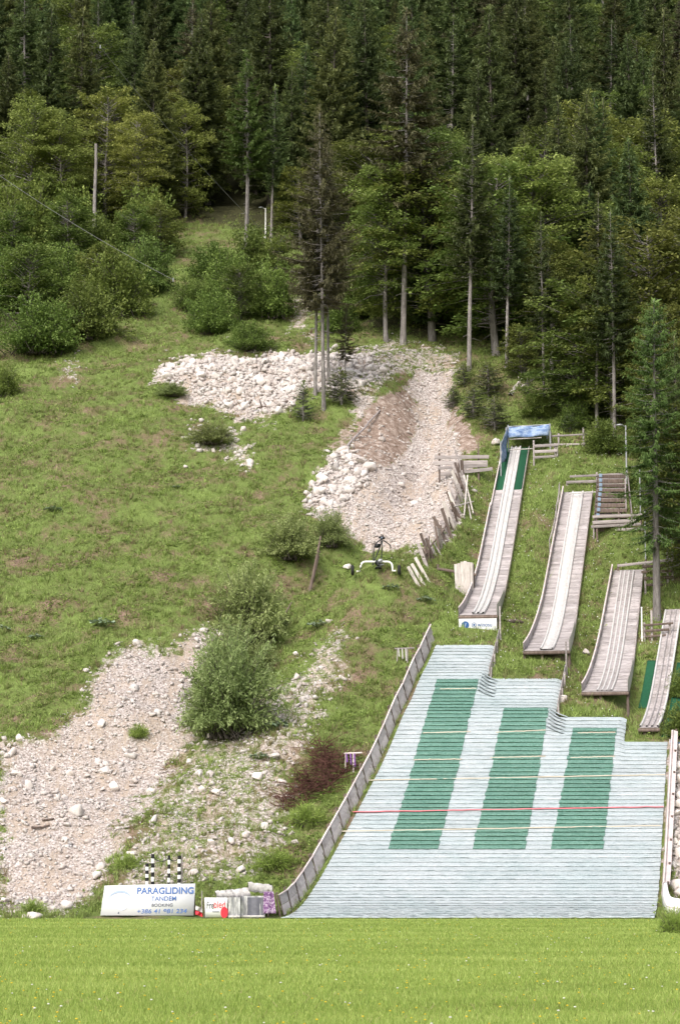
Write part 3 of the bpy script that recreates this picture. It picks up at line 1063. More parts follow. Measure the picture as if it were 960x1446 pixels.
build_run(2, 'shorter plank inrun with thin white parallel ridges beside the tall bright spruce')
build_run(3, 'narrow smallest inrun with green felt strips on both sides')

# green felt beside the smallest inrun
def felt(name, label, l0, l1, y0, y1):
    r = RUNS[3]
    rows = []
    for y in np.linspace(y0, y1, 26):
        row = []
        for l in np.linspace(l0, l1, 6):
            x = float(r.xc(y)) + l
            row.append((x, y, gz(x, y) + .05 + .02 * math.sin(9 * y + 3 * l)))
        rows.append(row)
    V, Fc = quad_strip(rows)
    o = link(name, np_mesh(name, V, Fc, 'green_felt', None, True))
    md = o.modifiers.new('thick', 'SOLIDIFY'); md.thickness = .03
    tag(o, label, 'felt strip', 'felt strips beside the smallest inrun')
felt('felt_strip', 'green felt strip on the grass side of the smallest inrun', -.85, -.45, 104.6, 108.6)
felt('felt_strip', 'green felt strip on the outer side of the smallest inrun', .5, 1.9, 100.8, 108.5)

def takeoff_sign():
    r = RUNS[0]
    a = run_pt(r, r.yl - .16, -r.w0 / 2 - .02, -.16)
    b = run_pt(r, r.yl - .16, r.w0 / 2 + .02, -.16)
    root = thing('takeoff_sign', (a + b) / 2, 'white sponsor board with round blue emblem under the longest inrun lip', 'sign')
    dn = Vector((0, .06, -.56))
    d = (b - a).normalized()
    board('panel', a + dn / 2, b + dn / 2, .03, .58, 'sign_white', root, dn)
    nrm = d.cross(dn).normalized()
    if nrm.y > 0: nrm = -nrm
    def disc(c, R, mat, name, hgt=.003, n=24, r0=0):
        u, v = d, dn.normalized()
        V, Fc = [], []
        for i in range(n):
            q = 2 * PI * i / n
            for rr in (r0, R):
                V.append(tuple(c + (u * math.cos(q) + v * math.sin(q)) * rr + nrm * hgt))
        Fc = [(2 * i, 2 * i + 1, 2 * ((i + 1) % n) + 1, 2 * ((i + 1) % n)) for i in range(n)]
        part(name, np.array(V), np.array(Fc), mat, root)
    c0 = a + dn / 2 + nrm * .017
    disc(c0 + d * .30, .175, 'sign_blue', 'emblem')
    sl = c0 + d * .30
    board('emblem_slash', sl - dn * .18 + d * .03 + nrm * .005, sl + dn * .22 - d * .03 + nrm * .005, .05, .004, 'sign_sky', root, nrm)
    disc(c0 + d * .70, .11, 'sign_blue', 'ring', .003, 24, .085)
    disc(c0 + d * .70, .05, 'sign_blue', 'ring_dot')
    text('lettering', 'winosu', c0 + d * .86 + dn * .14 + nrm * .004, d, -dn.normalized(), .27, 'sign_blue', root, .66, 'LEFT', 0, .003)

def text(name, body, at, right, up, size, mat, parent, width=None, align='LEFT', shear=0.0, bold=0.0):
    cu = bpy.data.curves.new(name, 'FONT')
    cu.body = body
    cu.size = size
    cu.align_x = align
    cu.shear = shear
    cu.offset = bold
    cu.extrude = .001
    cu.materials.append(MATS[mat])
    o = bpy.data.objects.new(name, cu); COL.objects.link(o)
    sx = 1.0
    if width:
        bpy.context.view_layer.update()
        sx = width / max(o.dimensions.x, 1e-3)
    bpy.context.view_layer.update()
    me = bpy.data.meshes.new_from_object(o.evaluated_get(bpy.context.evaluated_depsgraph_get()))
    bpy.data.objects.remove(o); bpy.data.curves.remove(cu)
    me.name = name
    o = bpy.data.objects.new(name, me); COL.objects.link(o)
    R, U = right.normalized(), up.normalized()
    N = R.cross(U)
    M = Matrix(((R.x * sx, U.x, N.x, at.x), (R.y * sx, U.y, N.y, at.y), (R.z * sx, U.z, N.z, at.z), (0, 0, 0, 1)))
    return put(o, M, parent)
takeoff_sign()

# ------------------------------------------------------------------ start gates, stands and steps
def on_ground(px, py):
    return hit(px, py)

def build_canopy():
    r = RUNS[0]
    Y = 129.6
    root = thing('start_shelter', (9.6, Y, gz(9.6, Y)), 'blue tarpaulin shelter on poles over the top of the longest inrun', 'shelter')
    tl, tr, bl, br = at_depth(717, 603, Y), at_depth(775.5, 600, Y), at_depth(717, 618.5, Y - .1), at_depth(775, 615, Y - .1)
    def cloth(name, a, b, c, d, nx=14, ny=6, amp=.04):
        rows = []
        for j in range(ny):
            v = j / (ny - 1)
            row = []
            for i in range(nx):
                u = i / (nx - 1)
                p = (a * (1 - u) + b * u) * (1 - v) + (c * (1 - u) + d * u) * v
                row.append((p.x + amp * math.sin(7 * v + 5 * u), p.y + amp * math.sin(11 * u + 4 * v), p.z + .5 * amp * math.sin(9 * u)))
            rows.append(row)
        V, Fc = quad_strip(rows)
        o = part(name, V, Fc, 'blue_tarp', root)
        md = o.modifiers.new('thick', 'SOLIDIFY'); md.thickness = .012
    cloth('front_tarpaulin', tl, tr, bl, br)
    bk = Vector((0, 1.6, .25))
    cloth('roof_tarpaulin', tl + bk, tr + bk, tl, tr)
    sl0, sl1 = at_depth(716, 603, Y), at_depth(707, 628, Y - 2.6)
    cloth('side_tarpaulin', sl0, sl1, at_depth(716, 648, Y), at_depth(708, 655, Y - 2.6), 8, 8)
    for p, yy in (((717, 600), Y), ((776, 598), Y), ((706.5, 625), Y - 2.65)):
        q = at_depth(*p, yy)
        pole('pole', Vector((q.x, q.y, gz(q.x, q.y) - .3)), q, .035, 'grey_metal', root, 1.0)
    for p in (tl + bk, tr + bk):
        pole('pole', Vector((p.x, p.y, gz(p.x, p.y) - .3)), p + Vector((0, 0, .03)), .035, 'grey_metal', root, 1.0)
    pole('ridge_bar', tl + Vector((0, 0, .02)), tr + Vector((0, 0, .02)), .025, 'grey_metal', root, 1.0)
    pole('lower_bar', at_depth(717, 620.5, Y - .05), at_depth(764, 618, Y - .05), .03, 'pale_wood', root, 1.0)
    pole('side_bar', sl0, sl1, .025, 'grey_metal', root, 1.0)
    # start bar across the track
    pole('start_bar', at_depth(718, 635.5, Y - .6), at_depth(752, 633.5, Y - .6), .028, 'pale_wood', root, 1.0)
build_canopy()

def rail_stand(name, label, cat, Y, rails, posts, rmat='grey_wood', pmat='grey_wood', w=.16, t=.05, group=None):
    """Horizontal rails and posts given by photo points on one upright plane at depth Y."""
    x0 = at_depth(posts[0][0], posts[0][2], Y)
    root = thing(name, Vector((x0.x, Y, gz(x0.x, Y))), label, cat, group)
    rnd = random.Random(int(Y * 10))
    for k, (xa, ya, xb, yb) in enumerate(rails):
        dy = rnd.uniform(-.05, .0) - .05
        a, b = at_depth(xa, ya, Y + dy), at_depth(xb, yb, Y + dy)
        board('rail', a, b, t, w * rnd.uniform(.8, 1.15), rmat, root)
    for xa, ya, yb in posts:
        a = at_depth(xa, ya, Y)
        g = gz(a.x, Y)
        z = min(g - .25, at_depth(xa, yb, Y).z)
        board('post', Vector((a.x, Y, z)), a, .09, .09, pmat, root, (0, 1, 0))
    return root

def steps(name, label, Y0, rows, depth=.32, w=.05, posts=(), diag=None, bracket=None):
    """Treads climbing the slope; rows are photo points (x0, x1, y) from the lowest tread upwards, Y grows with each."""
    p = at_depth(rows[0][0], rows[0][2], Y0)
    root = thing(name, Vector((p.x, Y0, gz(p.x, Y0))), label, 'steps')
    rnd = random.Random(5)
    Y = Y0
    ends = []
    for x0, x1, y in rows:
        # depth so that the tread floats a little above the slope
        for _ in range(40):
            a = at_depth(x0, y, Y)
            if a.z - gz(a.x, Y) < .95: break
            Y += .12
        a, b = at_depth(x0, y, Y), at_depth(x1, y - .5, Y)
        board('tread', a + Vector((0, .1, 0)), b + Vector((0, .1, 0)), depth, w, 'grey_wood', root)
        board('shade_board', a + Vector((0, -.07, -.09)), b + Vector((0, -.07, -.09)), .03, .17 * rnd.uniform(.8, 1.2), 'brown_wood', root)  # dark board stands for the shaded void under each open tread
        ends.append((a, b, Y))
        if bracket:
            board('bracket', a + Vector((.15, -.1, -.12)), a + Vector((.16, -.1, .06)), .16, .02, 'blue_paint', root, (0, 1, 0))
    for side in (0, 1):
        board('stringer', ends[0][side] + Vector((0, 0, -.22)), ends[-1][side] + Vector((0, 0, -.22)), .06, .2, 'brown_wood', root)
    for q in range(0, len(ends), 2):
        for side in (0, 1):
            a = ends[q][side]
            pole('post', Vector((a.x, a.y + .12, gz(a.x, a.y + .12) - .3)), a + Vector((0, .12, .55 if side else -.05)), .045, 'grey_wood', root)
    for q in range(len(ends) - 3):
        if q % 2 == 0:
            pole('brace', ends[q][0] + Vector((0, .12, -.5)), ends[q + 2][1] + Vector((0, .12, -.25)), .04, 'brown_wood', root)
            board('shade_back', ends[q][0] + Vector((0, .3, -.3)), ends[q][1] + Vector((0, .3, -.3)), .03, .3, 'brown_wood', root)  # dark board added behind the treads to imitate shade beneath the steps
    if diag:
        a, b = ends[0][1] + Vector((0, .12, .5)), ends[-1][1] + Vector((0, .12, .5))
        board('handrail', a, b, .05, .1, 'grey_wood', root)
    return root, ends

Yt = hit(768, 652).y
rail_stand('judge_stand', 'weathered three-rail timber stand right of the blue start shelter', 'stand', Yt,
           [(754, 630, 787, 628), (754, 638, 786, 636.5), (754, 646, 787, 644)], [(753, 622, 655), (783, 626, 655), (786, 628, 656)])
Yt = hit(800, 630).y
rail_stand('paddock_fence', 'grey two-rail fence behind the three-rail stand', 'fence', Yt, [(776, 616, 830, 613), (778, 628, 826, 627)], [(788, 612, 630), (823, 604, 630), (777, 610, 632)], t=.04, w=.1)

steps('viewing_steps', 'weathered open timber steps climbing beside the broad-banded inrun', 117.8,
      [(838, 892, 737), (839, 886, 727), (840, 884, 719), (841, 884, 712), (841, 883, 704.5), (842, 883, 697.5), (843, 883, 690.5), (843, 884, 684), (843, 884, 677.5), (843, 885, 671)], diag=True, bracket=True)
Yt = hit(850, 762).y
rail_stand('platform_frame', 'dark timber platform frame at the foot of the open viewing steps', 'platform', Yt,
           [(834, 744, 904, 740), (836, 730, 906, 727), (870, 748, 908, 747), (872, 755, 908, 753), (836, 738, 900, 735)], [(842, 728, 762), (873, 718, 762), (904, 728, 762), (908, 744, 762)], 'grey_wood', 'brown_wood', .15)
Yt = hit(860, 682).y
rail_stand('start_rail', 'grey rail fence across the top of the broad-banded inrun', 'fence', Yt,
           [(804, 673, 884, 669), (799, 681, 842, 679.5), (843, 677, 882, 675)], [(800, 680, 700), (842, 667, 695), (883, 668, 690)], w=.13, t=.04)
r1 = RUNS[1]
def handrail():
    root = thing('inrun_handrail', run_pt(r1, 119, -.85, 0), 'crooked pole handrail on the left of the broad-banded inrun top', 'handrail')
    rnd = random.Random(9)
    prev = None
    for y in (118.6, 119.7, 120.8, 121.9, 123.0, 124.2):
        b = run_pt(r1, y, -float(r1.w(y)) / 2 - .14, -.3)
        t = b + Vector((rnd.uniform(-.12, .05), rnd.uniform(-.1, .1), 1.0 + rnd.uniform(-.1, .15)))
        pole('post', b, t, .035, 'grey_wood', root)
        if prev: pole('rail', prev - Vector((0, 0, .08)), t - Vector((0, 0, .08)), .03, 'grey_wood', root)
        prev = t
    b = at_depth(799, 697, 123.8)
    pole('cross_bar', b, at_depth(846, 694.5, 123.8), .03, 'track_white', root, 1.0)
handrail()

# start of the third inrun: beam, side frame and reels
Y3 = 116.6
rail_stand('start_gate', 'grey beam gate across the top of the ridged inrun', 'gate', Y3 - .1, [(871, 799, 952, 790)], [(872, 796, 806), (911, 790, 815)], 'grey_wood', 'brown_wood', .15)
Yt = hit(925, 834).y
rail_stand('timber_rack', 'dark timber rack with tall posts beside the ridged inrun start', 'rack', Yt,
           [(906, 800, 950, 798), (905, 808, 948, 806), (908, 817, 950, 815), (912, 826, 950, 825)], [(941, 752, 834), (948, 760, 832), (910, 795, 834), (930, 790, 834)], 'brown_wood', 'grey_wood', .14)
Yt = hit(925, 905).y
rail_stand('coach_bench', 'low dark three-step timber bench at the top of the smallest inrun', 'bench', Yt,
           [(908, 883, 950, 880), (909, 891, 944, 889), (910, 899, 940, 897), (930, 908, 946, 906)], [(909, 879, 912), (919, 862, 908), (945, 880, 910)], 'brown_wood', 'grey_wood', .1)
def lamp(px, pytop, pybase, label, head=True, Y=None, mat='grey_metal', r=.05):
    b = hit(px, pybase)
    Y = Y or b.y
    b = Vector((at_depth(px, pybase, Y).x, Y, gz(at_depth(px, pybase, Y).x, Y)))
    t = at_depth(px, pytop, Y)
    t.x = b.x
    root = thing('lamp_post', b, label, 'lamp post')
    pole('mast', b - Vector((0, 0, .4)), t, r, mat, root, .8)
    if head:
        pole('arm', t - Vector((.02, 0, .06)), t + Vector((-.3, -.15, .02)), .03, mat, root, 1)
        A = Acc()
        V, Fc = ico(1)
        A.add(V * np.array([.2, .13, .06]) + np.array(t + Vector((-.34, -.16, .0))), Fc)
        A.obj('lamp_head', 'grey_metal', root)
        pole('foot_plate', b - Vector((0, 0, .05)), b + Vector((0, 0, .04)), r * 2, mat, root, 1)
lamp(884.5, 601, 690, 'thin grey lamp post beside the open viewing steps')
lamp(375, 294, 335, 'short white pole lamp at the forest edge above the clearing', True, None, 'white_paint', .06)
def plain_post(name, px, y0, y1, label, mat='grey_metal', r=.03):
    b = hit(px, y1)
    t = at_depth(px, y0, b.y)
    root = thing(name, b, label, 'post')
    pole('shaft', b - Vector((0, 0, .3)), Vector((b.x, b.y, t.z)), r, mat, root, .95)
    pole('cap', Vector((b.x, b.y, t.z)), Vector((b.x, b.y, t.z + .03)), r * 1.3, mat, root, 1)
    pole('collar', Vector((b.x, b.y, b.z + .1)), Vector((b.x, b.y, b.z + .2)), r * 1.5, mat, root, 1)
plain_post('metal_post', 911, 722, 792, 'slender grey metal post at the corner of the ridged inrun start')
plain_post('metal_post', 904, 664, 745, 'slender grey metal post behind the viewing steps platform')
r2 = RUNS[2]
plain_post('white_post', 906, 858, 905, 'white post leaning by the right side of the ridged inrun', 'white_paint', .035)

# ------------------------------------------------------------------ leaning palisade, plank fence, bundle of slabs
def palisade():
    line = [(603, 800), (612, 790), (622, 778), (632, 765), (638, 750), (645, 735), (650, 715), (656, 700), (655, 685), (652, 672)]
    root = thing('palisade', hit(625, 775), 'tumbledown palisade of leaning grey stakes beside the debris fan', 'fence')
    rnd = random.Random(4)
    pts = []
    for i in range(len(line) - 1):
        for u in (0, .22, .42, .6, .82):
            x = line[i][0] * (1 - u) + line[i + 1][0] * u
            y = line[i][1] * (1 - u) + line[i + 1][1] * u
            pts.append((x, y))
    for x, y in pts:
        b = hit(x + rnd.uniform(-3, 3), y + rnd.uniform(-2, 3))
        h = rnd.uniform(.8, 1.65)
        lean = Vector((rnd.gauss(-.38, .18), rnd.gauss(0, .2), 1)).normalized()
        if rnd.random() < .7:
            board('stake', b - lean * .3, b + lean * h, rnd.uniform(.09, .17), .05, rnd.choice(['grey_wood', 'grey_wood', 'brown_wood', 'pale_wood']), root, (rnd.gauss(0, .2), 1, 0))
        else:
            pole('stake', b - lean * .3, b + lean * h, rnd.uniform(.04, .06), rnd.choice(['grey_wood', 'brown_wood']), root, .7)
    for i in range(0, len(line) - 1):
        a, b = hit(*line[i]), hit(*line[i + 1])
        pole('rail', a + Vector((-.2, 0, .5 + rnd.uniform(-.1, .1))), b + Vector((-.2, 0, .6 + rnd.uniform(-.1, .1))), .045, 'brown_wood', root)
    for (xa, ya, xb, yb) in ((648, 665, 665, 740), (655, 690, 668, 732), (640, 735, 668, 715), (660, 690, 655, 735)):
        a, b = hit(xa, ya), hit(xb, yb)
        pole('fallen_stake', a + Vector((0, 0, .7)), b + Vector((0, 0, .25)), .045, 'pale_wood', root)
palisade()
def short_stakes():
    root = thing('stake_row', hit(590, 825), 'three short split stakes leaning on the knoll edge below the palisade', 'stakes')
    for (xb, yb, xt, yt) in ((590, 826, 576, 800), (597, 824, 581, 796), (604, 820, 586, 787)):
        b = hit(xb, yb)
        t = at_depth(xt, yt, b.y + .1)
        board('stake', b - (t - b) * .15, t, .15, .06, 'pale_wood', root, (0, 1, .2))
short_stakes()
def bundle():
    b0 = hit(655, 840)
    root = thing('slab_stack', b0, 'upright bundle of pale weathered slabs beside the longest inrun', 'planks')
    rnd = random.Random(2)
    for i in range(6):
        x = 644 + i * 4.2
        b = at_depth(x + 1, 838 + i * .8, b0.y + rnd.uniform(-.06, .06))
        b.z = min(b.z, gz(b.x, b.y) + .1)
        t = at_depth(x - 1 + i * .3, 794 + rnd.uniform(-2.5, 3), b0.y + .25)
        board('slab', b, t, .145, .04, 'pale_wood', root, (rnd.gauss(0, .15), 1, .1))
    board('cross_beam', at_depth(617, 803, b0.y + .4), at_depth(672, 812, b0.y + .3), .08, .12, 'brown_wood', root)
    for xx in (618, 668):
        q = at_depth(xx, 797, b0.y + .45)
        pole('back_post', Vector((q.x, q.y, gz(q.x, q.y) - .3)), q, .06, 'brown_wood', root)
bundle()
Yt = hit(650, 672).y
rail_stand('plank_fence', 'grey horizontal plank fence at the right of the debris fan', 'fence', Yt,
           [(613, 646, 690, 645), (612, 654, 688, 653), (618, 661, 688, 657), (622, 670, 695, 662)], [(620, 640, 676), (675, 628, 674)], w=.2, t=.04, pmat='brown_wood')

def lane_barrier(k, label):
    y0 = LANE_TOP[k + 1]
    y1 = LANE_TOP[k] + .7
    root = thing('lane_barrier', (float(lane_right(k, y0)) + .2, y0, float(G(y0))), label, 'barrier')
    rnd = random.Random(k)
    n = 3
    pp = []
    for i in range(n + 1):
        y = y0 + .2 + (y1 - y0) * i / n
        x = float(lane_right(k, y)) + .12
        b = Vector((x, y, gz(x, y)))
        h = (.45, .55, .7, 1.5)[i]
        pole('post', b - Vector((0, 0, .3)), b + Vector((rnd.uniform(-.04, .06), 0, h)), .045, 'grey_wood', root)
        pp.append(b)
    for i in range(n):
        for z in (.14, .34):
            board('board', pp[i] + Vector((-.05, 0, z)), pp[i + 1] + Vector((-.05, 0, z + .06)), .03, .18, rnd.choice(['fence_board', 'rail_board']), root)
lane_barrier(0, 'short board barrier at the right of the highest landing lane top')
lane_barrier(1, 'short board barrier at the right of the second landing lane top')

# ------------------------------------------------------------------ trike
def trike():
    b = hit(530, 810)
    k = b.y / F                     # metres for one photo pixel there
    root = thing('paramotor_trike', b, 'white tubed paramotor trike with black wheels standing on the knoll', 'trike')
    def q(px, py, dy=0):
        return Vector((b.x + (px - 530) * k, b.y + dy, b.z + (812 - py) * k))
    def tube(name, pts, r, mat):
        A = Acc(); A.tube([tuple(p) for p in pts], r, 8); A.obj(name, mat, root, True)
    def arcpt():
        L = [q(503, 809), q(508, 809)]
        for i in range(7):
            a = PI + PI / 2 * i / 6 * -1
            L.append(q(516 + 7 * math.cos(a), 802 - 7 * math.sin(a) * 1.0))
        for i in range(7):
            a = PI / 2 - PI / 2 * i / 6
            L.append(q(547 + 7 * math.cos(a), 802 - 7 * math.sin(a)))
        return L + [q(554, 808), q(559, 808)]
    tube('axle_arch', arcpt(), .05, 'white_paint')
    for cx in (497.5, 563.5):
        c = q(cx, 807)
        A = Acc()
        R, rr = .175, .075
        a = np.linspace(0, 2 * PI, 19); t = np.linspace(0, 2 * PI, 9)
        AA, TT = np.meshgrid(a, t, indexing='ij')
        V, Fc = quad_strip(np.stack([c.x + rr * np.sin(TT), c.y + (R + rr * np.cos(TT)) * np.cos(AA), c.z + (R + rr * np.cos(TT)) * np.sin(AA)], -1))
        A.add(V, Fc)
        w = A.obj('wheel', 'rubber', root, True)
        A = Acc(); A.tube([(c.x - .06, c.y, c.z), (c.x + .06, c.y, c.z)], .13, 12); A.obj('hub', 'dark_metal', w)
    # front wheel fork and chassis
    tube('keel_tube', [q(533, 801), q(533, 800, -.9), q(533, 806, -1.5)], .035, 'dark_metal')
    tube('keel_tube', [q(540, 801), q(541, 802, -.9), q(535, 806, -1.5)], .03, 'grey_metal')
    for x0, x1 in ((527, 530), (538, 541)):
        tube('upright', [q(x0, 800), q(x1 - 1, 765)], .022, 'dark_metal')
    tube('upright', [q(526, 800), q(526, 770), q(530, 766)], .016, 'dark_metal')
    tube('brace', [q(528, 795), q(537, 772), q(541, 757)], .03, 'dark_metal')
    tube('handle_bar', [q(541, 764), q(547, 768), q(551, 771), q(552, 776)], .028, 'black_paint')
    tube('handle_bar', [q(539, 762), q(531, 768), q(529, 775)], .03, 'black_paint')
    # engine and seat blocks: bevelled lumps
    def lump(name, c, sx, sy, sz, mat, v):
        V, Fc = stone_shape(2, np.random.default_rng(v))
        A = Acc(); A.add(V * np.array([sx, sy, sz]) * 1.3 + np.array(c), Fc); A.obj(name, mat, root)
    lump('engine', q(534, 797), .16, .2, .22, 'dark_metal', 51)
    lump('engine_head', q(537, 795, -.15), .12, .12, .16, 'grey_metal', 52)
    lump('exhaust', q(534, 804, -.1), .16, .16, .1, 'dark_metal', 53)
    lump('seat', q(534, 772), .14, .18, .2, 'black_paint', 54)
    lump('instrument_box', q(539, 761), .15, .12, .13, 'dark_metal', 55)
    lump('tank', q(538.5, 761.5, -.14), .045, .045, .045, 'sign_sky', 56)
trike()

# ------------------------------------------------------------------ signs and gear beside the meadow
def paragliding_sign():
    Y = 86.6
    tl, tr, br, bl = at_depth(148, 1253, Y + .35), at_depth(276, 1249.5, Y + .35), at_depth(273.5, 1295, Y), at_depth(142, 1296, Y)
    for q in (tl, tr, br, bl): q.z += .06
    bl.z = br.z
    pn = (br - bl).cross(tl - bl).normalized()
    tr = tr - pn * (tr - bl).dot(pn)
    d = (br - bl).normalized()
    up = ((tl + tr) / 2 - (bl + br) / 2)
    hgt = up.length
    up = (up - d * up.dot(d)).normalized()
    nrm = d.cross(up)
    root = thing('paragliding_sign', (bl + br) / 2, 'large white paragliding tandem booking board leaning on posts beside the meadow', 'sign')
    e = .05 * nrm
    V = [tuple(p) for p in (bl, br, tr, tl)] + [tuple(p - e) for p in (bl, br, tr, tl)]
    part('panel', np.array(V), np.array([(0, 1, 2, 3), (7, 6, 5, 4), (0, 4, 5, 1), (1, 5, 6, 2), (2, 6, 7, 3), (3, 7, 4, 0)]), 'sign_white', root)
    W = (br - bl).length
    def at(u, v):
        a = bl + (br - bl) * u; b = tl + (tr - tl) * u
        p = a + (b - a) * v
        return p + nrm * .015
    dd = ((br - bl) + (tr - tl)).normalized()
    text('lettering', 'PARAGLIDING', at(.365, .70), dd, up, .33, 'sign_blue', root, W * .61, 'LEFT', 0, .008)
    text('lettering', 'TANDEM', at(.53, .47), dd, up, .225, 'sign_blue', root, W * .27, 'LEFT', 0, .003)
    text('lettering', 'BOOKING', at(.54, .275), dd, up, .165, 'sign_grey', root, W * .225, 'LEFT', 0, .002)
    text('lettering', '+386 41 981 234', at(.385, .06), dd, up, .22, 'sign_blue', root, W * .535, 'LEFT', .12, .002)
    # pale glider canopy: a crescent, and a tiny pilot
    rows = []
    for th, mx in ((1.0, 0), (.90, 1)):
        row = []
        for i in range(21):
            a = PI * (.04 + .93 * i / 20)
            thick = .022 * math.sin(a) * mx
            row.append(tuple(at(.185 - .125 * math.cos(a) * (.97 if mx else 1), .50 + .33 * math.sin(a) * (1 - .26 * mx))))
        rows.append(row)
    V, Fc = quad_strip(rows)
    part('glider_canopy', V, Fc, 'sign_sky', root)
    V, Fc = quad_strip([[tuple(at(.225 + .05 * math.cos(t) * q, .28 + .12 * math.sin(t) * q)) for t in np.linspace(0, 2 * PI, 13)] for q in (.02, 1)])
    part('sky_patch', V, Fc, 'sign_pale', root)
    pilot = [(.185, .05), (.197, .045), (.2, .09), (.193, .12), (.187, .1)]
    part('pilot_figure', np.array([tuple(at(u, v)) for u, v in pilot]), np.array([(0, 1, 2, 3, 4)]), 'sign_grey', root)
    for u in (.08, .5, .985):
        p = at(u, .9) - nrm * .06
        g = Vector((p.x, p.y + .25, 0))
        board('prop', Vector((p.x, p.y + .5, gz(p.x, p.y + .5) - .1)), p - nrm * .03, .07, .05, 'brown_wood', root)
paragliding_sign()

def striped_poles():
    Y = 89.2
    for i, (x, y0, y1, n, lab) in enumerate(((208, 1219, 1258, 6, 'shortest black and white striped pole behind the paragliding board'), (216, 1206, 1258, 6, 'tallest thick black and white striped pole behind the paragliding board'),
                              (239, 1208, 1258, 5, 'thin striped pole between the thick ones behind the paragliding board'), (253.5, 1208, 1258, 6, 'striped pole nearest the red cloth behind the paragliding board'))):
        t = at_depth(x, y0, Y); b = at_depth(x - .3, y1, Y)
        root = thing('striped_pole', Vector((b.x, Y, gz(b.x, Y))), lab, 'pole')
        b.z = gz(b.x, Y) - .1
        full = t - b
        m = n + 4
        for k in range(m):
            p0, p1 = b + full * (k / m), b + full * ((k + 1) / m)
            pole('band', p0, p1, .065 if i != 2 else .05, 'black_paint' if (m - k) % 2 == 1 else 'white_paint', root, 1.0)
    # thin dark hoop wires tying the poles
    root = thing('pole_wire', at_depth(216, 1210, Y), 'dark wire hung between the striped poles', 'wire')
    A = Acc()
    for (xa, ya, xb, yb) in ((216, 1211, 239, 1212), (239, 1212, 254, 1210)):
        a, b = at_depth(xa, ya, Y), at_depth(xb, yb, Y)
        A.tube([tuple(a + (b - a) * u - Vector((0, 0, .12 * math.sin(PI * u)))) for u in np.linspace(0, 1, 8)], .015, 5)
    A.obj('strand', 'dark_metal', root)
    p = at_depth(257.5, 1208, Y + .1)
    plain = thing('grey_stake', Vector((p.x, Y + .1, gz(p.x, Y + .1))), 'thin plain grey stake beside the last striped pole', 'stake')
    pole('shaft', Vector((p.x, Y + .1, gz(p.x, Y + .1) - .2)), p, .03, 'grey_wood', plain)
    pole('tip', p, p + Vector((0, 0, .08)), .028, 'grey_wood', plain, .3)
striped_poles()

